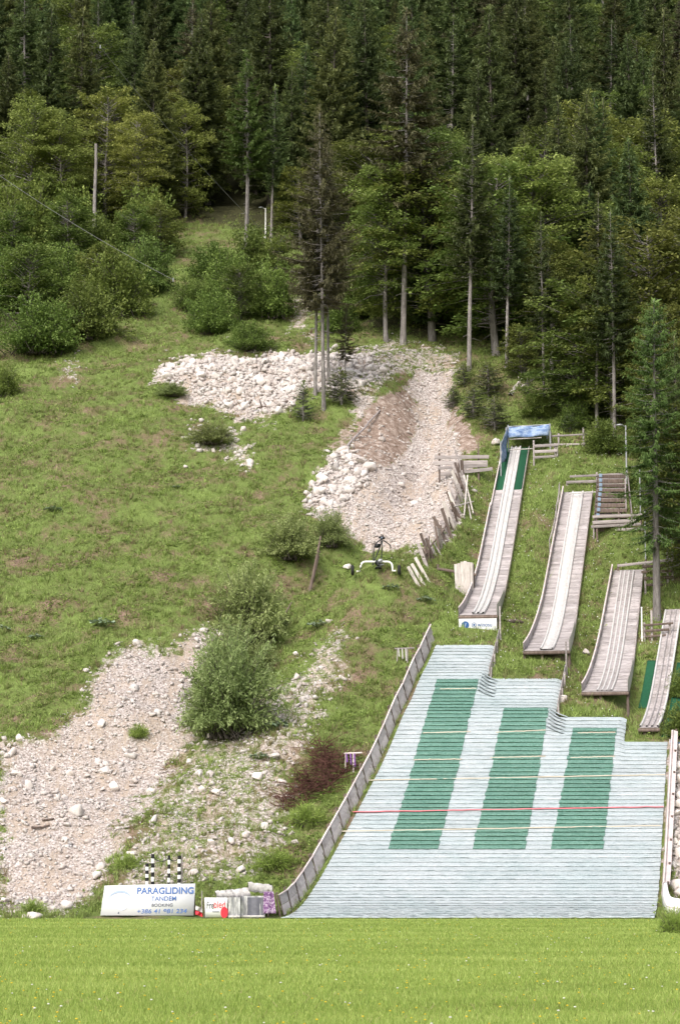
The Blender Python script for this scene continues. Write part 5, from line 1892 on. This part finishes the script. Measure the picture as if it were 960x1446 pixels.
TREES = [
    (SPL, 15, 347, 352, 72, 'tall slender spruce with a bare pale bole above the clearing', 'spruce', .95),
    (SP[6], 14, 383, 350, 120, 'slim spruce just right of the bare-boled spruce by the white pole lamp', 'spruce', .8),
    (SP[6], 14, 296, 290, 62, 'slim spruce behind the light green beech above the clearing', 'spruce', .9),
    (SPB[1], 14, 445, 557, 185, 'leftmost of three thin grey half-dead spruces on the rubble', 'spruce', .7),
    (SPB[1], 14, 457, 577, 148, 'tallest of three thin grey half-dead spruces on the rubble', 'spruce', .75),
    (SPB[1], 14, 464, 545, 205, 'shortest of three thin grey half-dead spruces on the rubble', 'spruce', .7),
    (SPB[1], 14, 487, 545, 430, 'spindly small bare spruce right of the half-dead spruces', 'spruce', .9),
    (SPB[0], 17, 569, 487, 12, 'very tall brownish drooping spruce with thick bole above the chute', 'spruce', 1.0),
    (SP[6], 14, 662, 522, 165, 'tall spruce with a long pale bole on the right rim of the chute', 'spruce', .85),
    (SP[4], 13, 607, 470, 200, 'dark spruce behind the beeches above the chute', 'spruce', 1.0),
    (SP[6], 14, 715, 520, 250, 'straight slender spruce behind the pale broken log', 'spruce', .9),
    (SP[5], 16, 768, 586, 300, 'thin bare-boled spruce above the blue start shelter', 'spruce', .8),
    (SP[5], 16, 842, 608, 270, 'thin spruce behind the grey two-rail fence', 'spruce', .8),
    (SP[6], 14, 867, 628, 300, 'thin spruce left of the lamp post by the viewing steps', 'spruce', .85),
    (BL[0], 9, 292, 290, 120, 'bright light green beech at the upper edge of the clearing', 'beech', 1.0),
    (BL[1], 8, 165, 300, 150, 'broad bright beech behind the left bushes', 'beech', 1.2),
    (BE[2], 10, 60, 310, 130, 'beech with greyish green sprays at the far left forest edge', 'beech', 1.0),
    (BE[2], 10, 545, 482, 235, 'dark trunked beech above the boulder chute', 'beech', 1.0),
    (BE[0], 9, 520, 440, 200, 'beech with layered sprays left of the very tall brownish spruce', 'beech', 1.1),
    (BE[3], 7, 610, 480, 245, 'beech with yellowish sprays right of the very tall brownish spruce', 'beech', 1.2),
    (BE[1], 8, 700, 500, 240, 'beech leaning over the bank right of the chute', 'beech', 1.2),
    (BL[0], 9, 765, 490, 222, 'domed light green beech above the start shelter', 'beech', 1.1),
    (BE[3], 7, 820, 590, 400, 'low layered beech behind the grey two-rail fence', 'beech', 1.3),
    (BL[1], 8, 865, 600, 380, 'layered yellow green beech left of the tall bright spruce', 'beech', 1.0),
    (BE[2], 10, 855, 420, 205, 'beech with bright yellow green top in the right forest', 'beech', 1.1),
    (BE[0], 9, 945, 470, 250, 'beech behind the tall bright spruce', 'beech', 1.0),
    (BE[3], 7, 930, 590, 320, 'yellow green beech overhanging the right end of the slope', 'beech', 1.2),
    (BE[0], 9, 215, 300, 190, 'darker beech between the broad bright beech and the clearing', 'beech', .8),
    (BE[3], 7, 640, 440, 300, 'small beech in the shade behind the long pale bole', 'beech', 1.1),
    (BE[2], 10, 800, 470, 270, 'slim beech behind the domed light green beech', 'beech', .9),
    (SP[0], 15, 412, 320, 95, 'full skirted spruce at the head of the clearing beside the slim spruces', 'spruce', 1.0),
    (SP[4], 13, 432, 300, 60, 'full skirted spruce behind the thin half-dead spruces', 'spruce', 1.0),
    (BE[3], 7, 425, 345, 240, 'low beech at the right edge of the clearing', 'beech', 1.2),
    (BE[1], 8, 936, 640, 430, 'dark layered beech standing behind the tall bright spruce crown', 'beech', .75),
    (BE[3], 7, 950, 720, 520, 'low beech behind the trunk of the tall bright spruce', 'beech', .9),
    (SP[2], 14, 958, 800, 470, 'narrow dark spruce right of the tall bright spruce', 'spruce', .8),
    (BE[0], 9, 985, 850, 560, 'beech at the outer side of the smallest inrun', 'beech', .8),
    (BL[1], 8, 84, 345, 168, 'tall pale green beech rising out of the left thicket', 'beech', 1.0),
    (BL[0], 9, 192, 335, 165, 'pale green beech between the thicket and the clearing head', 'beech', .85),
    (BL[0], 9, 38, 345, 140, 'tall pale beech at the far left above the thicket', 'beech', .8),
    (BL[1], 8, 262, 308, 150, 'slim pale beech left of the bright beech above the clearing', 'beech', .8),
    (BL[1], 8, 690, 470, 250, 'pale beech right of the long pale bole', 'beech', .9),
    (BE[1], 8, 20, 330, 200, 'beech spreading over the left bushes at the forest edge', 'beech', 1.2),
]
for pr, ph, px, py, yt, lab, cat, wd in TREES:
    tree_at(pr, ph, px, py, yt, lab, cat, wd)

fresh = spruce(41, 14.5, .24, 2.1, gap=.32, nb=7, dens=3.2, droop=.75, hang=1.3, cmat='needle_fresh', r0=.17, taper=.5, wgt=.62, ragged=.45)
tree_at(fresh, 14.5, 927, 874, 425, 'tall bright green spruce with drooping sprays beside the ridged inrun', 'spruce', 1.05)

def dead_snag():
    b = hit(133, 378)
    t = at_depth(133, 203, b.y)
    root = thing('dead_tree', b, 'bare broken grey trunk without a crown above the left bushes', 'dead tree')
    A = Acc()
    zz = np.linspace(-.4, t.z - b.z, 9)
    A.tube(np.stack([b.x + .03 * np.sin(zz), b.y + 0 * zz, b.z + zz], 1), np.linspace(.16, .1, 9), 9)
    A.obj('bole', 'bark', root, True)
    for i, z in enumerate((1.6, 2.6, 3.3, 4.0)):
        A = Acc(); a = 1.9 * i
        A.tube([(b.x, b.y, b.z + z), (b.x + .45 * math.cos(a), b.y + .45 * math.sin(a), b.z + z + .1)], [.03, .008], 4); A.obj('stub', 'bark', root)
dead_snag()

LAB_BUSH = [
    (2, 55, 500, 130, 'wide leafy bush at the lower left corner of the forest edge'), (0, 120, 480, 110, 'leafy bush at the lower right of the left thicket'),
    (1, 165, 452, 100, 'rounded bush in the left thicket beside the grassy gap'), (0, 205, 415, 95, 'bush at the left rim of the grassy gap'),
    (2, 85, 425, 120, 'large bush in the middle of the left thicket'), (1, 25, 440, 100, 'bush against the left forest edge'), (3, 150, 380, 100, 'bush halfway up the left thicket'),
    (0, 100, 350, 110, 'bush below the dead trunk'), (3, 205, 350, 90, 'bush at the top of the grassy gap'), (1, 30, 370, 110, 'bush below the greyish beech'), (3, 175, 320, 90, 'upper bush under the broad bright beech'),
    (1, 8, 560, 44, 'small round bush alone on the grass below the left thicket'),
    (0, 300, 472, 85, 'leafy bush at the lower left of the thicket by the rubble'), (2, 352, 496, 70, 'low bush touching the rubble field'), (1, 385, 450, 80, 'bush right of centre in the thicket by the rubble'),
    (0, 325, 425, 90, 'bush at the heart of the thicket by the rubble'), (3, 365, 395, 90, 'upper bush of the thicket by the rubble'), (3, 300, 395, 70, 'bush at the top left of the thicket by the rubble'), (1, 275, 440, 55, 'narrow bush beside the grassy gap path'),
    (3, 852, 640, 62, 'leafy bush behind the right end of the two-rail fence'), (3, 810, 606, 50, 'leafy bush under the beeches behind the two-rail fence'), (3, 905, 692, 46, 'leafy bush behind the lamp post and steps'), (3, 760, 590, 46, 'leafy bush just above the blue start shelter'),
    (3, 960, 1040, 52, 'leafy bush at the outer foot of the smallest inrun'), (3, 962, 985, 40, 'small bush on the bank beyond the outer felt strip'),
    (3, 505, 450, 80, 'light bush on the talus behind the thin spruces'), (3, 480, 470, 60, 'small bush on the talus left of the dark trunked beech'),
]
for k, px, py, w, lab in LAB_BUSH:
    b = hit(px, py)
    W = [4.2, 3.6, 5.0, 3.0][k]
    s = 1.12 * w / (F / b.y) / W
    place(BU[k], b, s, s * random.uniform(.95, 1.25), None, lab, 'bush', 'leafy bushes')

WI = [shrub(51, 4.4, 4.0, 420, 66, .17, .30, side=.16), shrub(52, 3.6, 2.8, 330, 62, .15, .30, side=.16)]
for k, px, py, w, hp, lab in ((0, 322, 1040, 145, 165, 'big grey green willow bush at the edge of the left scree'), (1, 350, 905, 125, 120, 'willow bush between the big willow and the gully stakes'),
                              (1, 408, 790, 90, 72, 'low willow bush beside the crossed dead stakes'), (1, 466, 772, 60, 58, 'small sparse willow at the foot of the debris fan'), (0, 335, 965, 110, 90, 'willow bush directly behind the big willow'),
                              (1, 300, 628, 70, 34, 'low scrubby willow growing in the small rubble patch'), (1, 245, 560, 46, 22, 'tiny willow scrub at the left tip of the rubble field')):
    b = hit(px, py)
    W, Hh = ((4.2, 4.0), (3.4, 2.8))[k]
    m = b.y / F
    place(WI[k], b, w * m / W, hp * m / Hh * 1.02, None, lab, 'willow', 'willow bushes')

TG = shrub(53, 1.6, .8, 160, 16, .34, .07, cmat='meadow_blade', name='grass_tuft', bare=.05)
for px, py, w, hp, lab in ((948, 1318, 44, 32, 'tall grass tuft on the meadow edge beside the white barrier end'), (48, 1290, 40, 18, 'grass tuft at the toe of the scree beside the meadow'), (195, 1040, 30, 16, 'grass tuft on the upper left scree'), (385, 1225, 60, 24, 'grass tuft between the gravel and the slope fence'),
                           (180, 1225, 34, 18, 'grass tuft above the paragliding board'), (435, 1165, 50, 28, 'grass tuft below the red brushwood')):
    b = hit(px, py)
    m = b.y / F
    place(TG, b, w * m / 1.6, hp * m / .8, None, lab, 'grass tuft', 'grass tufts')

YC = [spruce(61, 2.6, .02, 1.15, gap=.13, nb=7, dens=1.5, droop=.2, hang=.3, r0=.05, taper=.7, wgt=.6, dead=0, cmat='needle'), spruce(62, 2.2, .02, 1.3, gap=.13, nb=7, dens=1.5, droop=.3, hang=.4, r0=.05, taper=.6, wgt=.65, dead=0, cmat='needle')]
for k, px, py, hp, lab in ((0, 428, 594, 58, 'small dark conical spruce on the grass below the thin spruces'), (1, 482, 570, 52, 'bushy young spruce right of the thin spruces'), (1, 655, 545, 34, 'low young spruce on the right rim of the chute'),
                           (1, 690, 560, 50, 'wide young spruce on the bank right of the chute'), (1, 668, 590, 44, 'young spruce low on the chute bank'), (1, 698, 608, 50, 'dark young spruce above the blue side tarpaulin'),
                           (0, 745, 560, 40, 'young spruce beside the thin bare-boled spruce'), (1, 640, 575, 30, 'small young spruce leaning over the chute'), (0, 905, 640, 50, 'young spruce behind the lamp post'), (1, 805, 610, 30, 'little young spruce behind the two-rail fence')):
    b = hit(px, py)
    s = hp / (F / b.y) / (2.6, 2.2)[k]
    place(YC[k], b, s * (1.0 if k == 0 else 1.35), s, None, lab, 'young spruce', 'young spruces')

for k, px, py, hp, lab in ((0, 45, 455, 110, 'young beech rising from the middle of the left thicket'), (1, 95, 395, 120, 'slim young beech behind the left thicket bushes'), (0, 140, 440, 95, 'young beech beside the rounded thicket bush'),
                           (1, 190, 390, 100, 'young beech overlooking the grassy gap'), (0, 225, 372, 85, 'small young beech at the upper rim of the grassy gap'), (1, 15, 400, 110, 'young beech at the forest edge left of the thicket'),
                           (0, 340, 455, 80, 'young beech inside the thicket by the rubble'), (1, 392, 412, 85, 'slim young beech behind the thicket by the rubble'), (0, 120, 335, 90, 'young beech under the broad bright beech'), (1, 65, 350, 105, 'tall young beech above the left thicket'),
                           (0, 925, 735, 70, 'young beech behind the viewing platform'), (0, 945, 765, 95, 'young beech behind the start gate posts'), (1, 915, 650, 120, 'slim young beech right of the lamp post'), (0, 735, 535, 75, 'young beech behind the pale broken log'), (0, 800, 585, 85, 'young beech behind the three-rail stand')):
    b = hit(px, py)
    s = hp / (F / b.y) / (4.6, 5.4)[k]
    place(SA[k], b, s * 1.1, s, None, lab, 'young beech', 'young beeches')

# big leaved grey green plants
def butterbur(seed):
    rng = np.random.default_rng(seed)
    n = 60
    a = rng.uniform(0, 2 * PI, n); q = np.sqrt(rng.uniform(0, 1, n))
    p = np.stack([.55 * q * np.cos(a), .4 * q * np.sin(a), .12 + .22 * (1 - q) + rng.uniform(0, .08, n)], 1)
    d = np.stack([np.cos(a), np.sin(a), rng.normal(-.1, .2, n)], 1)
    V, Fc, T = cards(p, d, np.array([0, -.3, 1.]) + rng.normal(0, .3, (n, 3)), rng.uniform(.16, .3, n), rng.uniform(.14, .26, n), rng.uniform(.2, 1, n), .55)
    A = Acc()
    for i in range(n):
        A.tube([(0, 0, -.05), tuple(p[i])], [.012, .008], 3)
    r = bpy.data.objects.new('butterbur', None); COL.objects.link(r)
    link('stalk', A.mesh('stalk', 'herb_stem'), r)
    link('foliage', np_mesh('foliage', V, Fc, 'grey_leaf', T), r)
    return r
flat('herb_stem', (0.12, 0.16, 0.06), 0.8)
BB = butterbur(1)
for px, py, s, lab in ((145, 884, .95, 'pale grey green large-leaved plant on the grass above the left scree'), (449, 886, .85, 'large-leaved plant above the bare patch on the knoll slope'), (392, 1030, 1.0, 'large-leaved plant right of the big willow'),
                       (552, 833, .7, 'small large-leaved plant just below the trike'), (366, 1072, .7, 'large-leaved plant on the gravel below the big willow'), (50, 902, .6, 'flat large-leaved plant on the left grass'),
                       (5, 890, .6, 'large-leaved plant at the far left of the grass'), (600, 850, .7, 'large-leaved plant below the three short stakes'), (75, 722, .7, 'large-leaved plant high on the left grass'), (250, 690, .5, 'tiny large-leaved plant below the rubble patch')):
    place(BB, hit(px, py), s, s, None, lab, 'plant', 'large-leaved plants')

# ------------------------------------------------------------------ forest
def forest():
    rng = np.random.default_rng(77)
    pts = []
    taken = [(o.location.x, o.location.y) for o in bpy.data.objects if o.parent is None and o.get('category') in ('spruce', 'beech', 'dead tree')]
    tries = 0
    n_sp = n_be = 0
    clear = [(215, 500), (228, 340), (255, 312), (330, 318), (405, 348), (440, 470), (660, 478), (690, 560), (790, 600), (860, 660), (900, 800), (-700, 1300), (-700, 640), (0, 520), (60, 500)]
    while tries < 26000 and len(pts) < 330:
        tries += 1
        y = 140 + 178 * rng.random() ** .92
        x = rng.uniform(-1, 1) * (.152 * y + 2.5)
        z = gz(x, y)
        px, py = proj(x, y, z)
        if py > 560 and px < 880: continue
        if py > 330 and px < 420: continue
        if float(poly_sd(np.array([px]), np.array([py]), clear)[0]) > -3: continue
        if y < 175 and px < 470 and py > 325: continue
        if 430 < px < 560 and py > 330: continue
        if 560 <= px < 660 and py > 440: continue
        if any(proj(x, y, z + hh)[1] > 700 for hh in (0,)): continue
        dmin = np.interp(y, [140, 200, 260, 330], [4.2, 4.6, 5.4, 6.2])
        if any((x - a) ** 2 + (y - b) ** 2 < (dmin if i >= len(taken) else 2.6) ** 2 for i, (a, b) in enumerate(taken + [(p[0], p[1]) for p in pts])): continue
        near = y < 185
        be = rng.random() < (.38 if near else .17 if y < 240 else .10)
        pts.append((x, y, z, be))
    for x, y, z, be in pts:
        if be:
            if n_be > 110: continue
            k = int(rng.integers(4)); hgt = rng.uniform(7.5, 12)
            s = hgt / BE_H[k]
            place(BE[k], Vector((x, y, z - .1)), s * rng.uniform(.85, 1.05), s, None, 'yellow green beech standing among the spruces of the dense forest', 'beech', 'forest beeches')
            n_be += 1
        else:
            if n_sp > 280: continue
            k = int(rng.integers(6)); hgt = (9.5 + 9.5 * rng.random() ** .8) * (1 if y > 170 else .85)
            s = hgt / SP_H[k]
            if rng.random() < .08:
                place(SPB[0], Vector((x, y, z - .1)), hgt / 17 * .9, hgt / 17, None, 'brownish thinning spruce standing in the dense dark forest', 'spruce', 'forest spruces')
            else:
                place(SP[k], Vector((x, y, z - .1)), s * rng.uniform(.9, 1.15), s, None, ['full skirted dark green spruce standing in the dense forest on the mountainside', 'broad dark green spruce standing in the dense forest on the mountainside', 'narrow dark green spruce standing in the dense forest on the mountainside', 'drooping dark green spruce standing in the dense forest on the mountainside', 'ragged dark green spruce standing in the dense forest on the mountainside', 'bare-boled dark green spruce standing in the dense forest on the mountainside'][k], 'spruce', 'forest spruces')
            n_sp += 1
    print('forest', n_sp, n_be)
forest()

# ------------------------------------------------------------------ cables
def cable(a, b, Ya, Yb, label, sag=1.2, r=.015):
    A0, B0 = at_depth(*a, Ya), at_depth(*b, Yb)
    A = Acc()
    u = np.linspace(0, 1, 24)
    pts = np.outer(1 - u, np.array(A0)) + np.outer(u, np.array(B0))
    pts[:, 2] -= sag * 4 * u * (1 - u)
    A.tube(pts, r, 5)
    root = thing('cable', A0, label, 'cable')
    A.obj('strand', 'cable', root, True)
    for p in (A0, B0):
        pole('anchor', Vector(p) - Vector((0, 0, .12)), Vector(p) + Vector((0, 0, .12)), .03, 'grey_metal', root, 1)
b = hit(385, 350)
cable((142, 66), (398, 352), b.y - 22, b.y - 3, 'long cable running down from the forest past the white pole lamp', .5)
cable((-60, 205), (245, 395), 150, 152, 'cable sloping across the left thicket', .4)

# ------------------------------------------------------------------ grass and herbs
def blades(X, Y, Z, L, w, lean, rng, tint):
    n = len(X)
    a = rng.uniform(0, 2 * PI, n)
    s = np.stack([np.cos(a), np.sin(a), np.zeros(n)], 1) * (w / 2)[:, None]
    b = rng.uniform(0, 2 * PI, n)
    tip = np.stack([np.cos(b) * lean * L, np.sin(b) * lean * L, L], 1)
    p = np.stack([X, Y, Z - .01], 1)
    V = np.stack([p - s, p + s, p + tip], 1).reshape(-1, 3)
    return V, np.arange(len(V)).reshape(-1, 3), np.repeat(tint, 3)

def build_grass():
    rng = np.random.default_rng(31)
    # meadow
    N = 420000
    Y = 25 + 63 * rng.random(N) ** 1.35
    X = rng.uniform(-1, 1, N) * (.165 * Y + .8)
    ok = (Y < 85.2) | ((Y < 85.9) & (X < x_left(Y) - .3))
    ok &= ~((X > -9.0) & (X < -1.6) & (Y > 84.6))
    X, Y = X[ok], Y[ok]
    far = (Y - 25) / 62
    patch = wob(X, Y, 9, 2.0) * .5 + wob(X, Y, 2.7, 5.0) * .5
    L = (.05 - .012 * far) * rng.uniform(.5, 1.6, len(X)) * (1 + .4 * patch) * np.where(rng.random(len(X)) < .05, 1.9, 1)
    W = (.010 + .022 * far) * rng.uniform(.6, 1.4, len(X))
    T = np.clip(.52 + .13 * patch + .16 * wob(X * .25, Y, 7.3, 6.1) + rng.normal(0, .22, len(X)), 0, 1)
    V, Fc, TT = blades(X, Y, np.where(Y > 85.6, np.maximum(H(X, Y), 0), 0), L, W, rng.uniform(.1, .7, len(X)), rng, T)
    o = link('meadow_grass', np_mesh('meadow_grass', V, Fc, 'meadow_blade', TT))
    tag(o, 'short bright green grass of the flat meadow', 'grass', kind='stuff')
    # straw bits along the near edge
    n = 2600
    Y = 25.5 + 9 * rng.random(n) ** 2; X = rng.uniform(-1, 1, n) * 5.5
    k = (wob(X, Y, 3.1, 8.0) > .15)
    X, Y = X[k], Y[k]
    V, Fc, TT = blades(X, Y, np.zeros(len(X)), rng.uniform(.04, .12, len(X)), np.full(len(X), .012), rng.uniform(.5, 2, len(X)), rng, rng.uniform(0, .3, len(X)))
    o = link('straw', np_mesh('straw', V, Fc, 'straw', TT)); tag(o, 'dry straw bits in the near meadow edge', 'straw', kind='stuff')
    # flowers
    for nm, mat, n, lab, yr in (('dandelion', 'petal_yellow', 520, 'tiny yellow dandelions scattered in the meadow', (26, 84)), ('clover_flower', 'petal_white', 160, 'tiny white clover heads scattered in the meadow', (26, 84))):
        Y = yr[0] + (yr[1] - yr[0]) * rng.random(n) ** 1.2; X = rng.uniform(-1, 1, n) * (.165 * Y)
        p = np.stack([X, Y, rng.uniform(.05, .10, n)], 1)
        A = Acc()
        V0, F0 = ico(0)
        sc = rng.uniform(.012, .02, n)[:, None, None]
        V = (V0[None] * sc * np.array([1, 1, .6]) + p[:, None]).reshape(-1, 3)
        Fc = (F0[None] + 12 * np.arange(n)[:, None, None]).reshape(-1, 3)
        o = link(nm, np_mesh(nm, V, Fc, mat, rng.uniform(0, 1, len(V)))); tag(o, lab, 'flowers', kind='stuff')
    # hillside grass
    N = 480000
    Y = 85.8 + 100 * rng.random(N) ** 1.15
    X = rng.uniform(-1, 1, N) * (.165 * Y + 1)
    Z = H(X, Y)
    c = cover(X, Y, Z)
    ok = (c[0] < rng.uniform(.12, .75, N)) & (c[1] < rng.uniform(.05, .7, N)) & (c[2] < rng.uniform(.2, 1.3, N))
    onl = (X > x_left(Y) - .05) & (X < landing_right(Y) + .15) & (Y < LANE_TOP[0] + .05)
    for r in RUNS:
        onl |= (np.abs(X - r.xc(Y)) < r.w(Y) / 2 + .06) & (Y > r.yl) & (Y < r.y1)
    r = RUNS[3]
    onl |= (X > r.xc(Y) - 1.0) & (X < r.xc(Y) + 1.9) & (Y > 100.8) & (Y < 108.5) & ((X > r.xc(Y)) | (Y > 104.6))
    onl |= (X > -9.0) & (X < -1.6) & (Y < 87.0)
    ok &= ~onl
    X, Y, Z = X[ok], Y[ok], Z[ok]
    patch = wob(X, Y, 9.5, 3.0) * .4 + wob(X, Y, 4.1, 6.0) * .4 + wob(X, Y, 1.7, 1.0) * .4
    lush = smooth((X - x_left(Y) + 1.5) / 2) * smooth((136 - Y) / 5)
    L = rng.uniform(.05, .18, len(X)) * (1 + .45 * patch) * (1 + .55 * lush) * np.where(rng.random(len(X)) < .12, 2.0, 1.0)
    T = np.clip(.50 + .42 * patch + .18 * lush + rng.normal(0, .18, len(X)), 0, 1)
    V, Fc, TT = blades(X, Y, Z, L, rng.uniform(.022, .05, len(X)), rng.uniform(.2, 1.0, len(X)), rng, T)
    o = link('hill_grass', np_mesh('hill_grass', V, Fc, 'hill_blade', TT)); tag(o, 'rough tufted grass growing over the hillside', 'grass', kind='stuff')
    # tussocks: tall blades fanning out of one foot
    M = 11000
    sel = rng.integers(0, len(X), M)
    sel = sel[~((X[sel] > 12.6) & (X[sel] < 15.4) & (Y[sel] > 118) & (Y[sel] < 127))]
    M = len(sel)
    nb = 16
    a = rng.uniform(0, 2 * PI, (M, nb)); q = np.abs(rng.normal(0, .07, (M, nb)))
    x = (X[sel][:, None] + q * np.cos(a)).ravel(); y = (Y[sel][:, None] + q * np.sin(a)).ravel()
    L = (rng.uniform(.16, .42, (M, 1)) * rng.uniform(.5, 1.1, (M, nb))).ravel()
    tt = np.clip((np.clip(.54 + .35 * patch[sel], 0, 1)[:, None] + rng.normal(0, .2, (M, 1)) + rng.normal(0, .1, (M, nb))).ravel(), 0, 1)
    z = H(x, y)
    base = np.stack([x, y, z - .02], 1)
    dr = np.stack([np.cos(a).ravel(), np.sin(a).ravel()], 1) * (rng.uniform(.15, .8, M * nb) * L)[:, None]
    sd = np.stack([-np.sin(a).ravel(), np.cos(a).ravel(), np.zeros(M * nb)], 1) * rng.uniform(.012, .024, (M * nb, 1))
    V = np.stack([base - sd, base + sd, base + np.concatenate([dr, L[:, None]], 1)], 1).reshape(-1, 3)
    o = link('tussock_grass', np_mesh('tussock_grass', V, np.arange(len(V)).reshape(-1, 3), 'hill_blade', np.repeat(tt, 3))); tag(o, 'tall grass tussocks scattered over the hillside', 'grass', kind='stuff')
    # low leafy herbs in clumps
    M = 44000
    Y = 86.5 + 95 * rng.random(M) ** 1.1; X = rng.uniform(-1, 1, M) * (.165 * Y + 1); Z = H(X, Y)
    c = cover(X, Y, Z)
    pat = wob(X, Y, 5.2, 7.7) * .6 + wob(X, Y, 2.1, 9.1) * .5
    onl = (X > x_left(Y) - .3) & (X < landing_right(Y) + .3) & (Y < LANE_TOP[0] + .2)
    for r in RUNS:
        onl |= (np.abs(X - r.xc(Y)) < r.w(Y) / 2 + .2) & (Y > r.yl - .1) & (Y < r.y1)
    r = RUNS[3]
    onl |= (X > r.xc(Y) - 1.5) & (X < r.xc(Y) + 2) & (Y > 100.6) & (Y < 108.7) & ((X > r.xc(Y)) | (Y > 103.7))
    onl |= (X > -9.0) & (X < -1.6) & (Y < 87.3)
    ok = (pat > rng.normal(.02, .25, M)) & (c[0] < rng.uniform(.1, .7, M)) & (c[1] < .4) & (c[2] < rng.uniform(.3, 1.5, M)) & ~onl
    X, Y, Z = X[ok], Y[ok], Z[ok]
    n = 13
    m = len(X)
    R = .10 + .42 * rng.random(m) ** 2.2
    a = rng.uniform(0, 2 * PI, (m, n)); q = np.sqrt(rng.random((m, n)))
    p = np.stack([X[:, None] + R[:, None] * q * np.cos(a), Y[:, None] + R[:, None] * q * np.sin(a), Z[:, None] + R[:, None] * (.25 + .6 * (1 - q)) * rng.uniform(.3, 1.2, (m, n))], -1).reshape(-1, 3)
    p[:, 2] = np.maximum(p[:, 2], H(p[:, 0], p[:, 1]) + .02)
    d = np.stack([np.cos(a), np.sin(a), rng.normal(.1, .4, (m, n))], -1).reshape(-1, 3)
    k = m * n
    ln = rng.uniform(.06, .15, k)
    T = np.clip(np.repeat(rng.uniform(.2, .75, m), n) + rng.normal(0, .15, k), 0, 1)
    V, Fc, TT = cards(p, d, np.array([0, -.25, 1.]) + rng.normal(0, .4, (k, 3)), ln, ln * .55, T, .5)
    o = link('herb_layer', np_mesh('herb_layer', V, Fc, 'herb_leaf', TT)); tag(o, 'low leafy herbs spread through the hillside grass', 'herbs', kind='stuff')
    # hill flowers between the inruns
    n = 900
    Y = 100 + 30 * rng.random(n); X = x_left(Y) + rng.uniform(0, 1, n) * (.155 * Y - x_left(Y)); Z = H(X, Y)
    bad = np.zeros(n, bool)
    for r in RUNS:
        bad |= (np.abs(X - r.xc(Y)) < r.w(Y) / 2 + .1) & (Y > r.yl - .2) & (Y < r.y1 + .3)
    r = RUNS[3]; bad |= (X > r.xc(Y) - 1.2) & (X < r.xc(Y) + 2.2) & (Y < 109)
    bad |= (X < landing_right(Y) + .15) & (Y < LANE_TOP[0] + .1)
    X, Y, Z = X[~bad], Y[~bad], Z[~bad]
    V0, F0 = ico(0)
    V = (V0[None] * rng.uniform(.018, .035, len(X))[:, None, None] + np.stack([X, Y, Z + rng.uniform(.08, .25, len(X))], 1)[:, None]).reshape(-1, 3)
    Fc = (F0[None] + 12 * np.arange(len(X))[:, None, None]).reshape(-1, 3)
    o = link('hill_flower', np_mesh('hill_flower', V, Fc, 'petal_white', np.repeat(rng.random(len(X)), 12))); tag(o, 'tiny pale flower heads between the inruns', 'flowers', kind='stuff')
leaf_mat('straw', (0.3, 0.24, 0.13), (0.36, 0.3, 0.17), (0.42, 0.36, 0.22), 0.2, 0.0, 0.0)
build_grass()
print('tris', sum(sum(len(p.vertices) - 2 for p in m.polygons) if len(m.polygons) < 2000 else len(m.polygons) * (len(m.polygons[0].vertices) - 2) for m in bpy.data.meshes if len(m.polygons)))
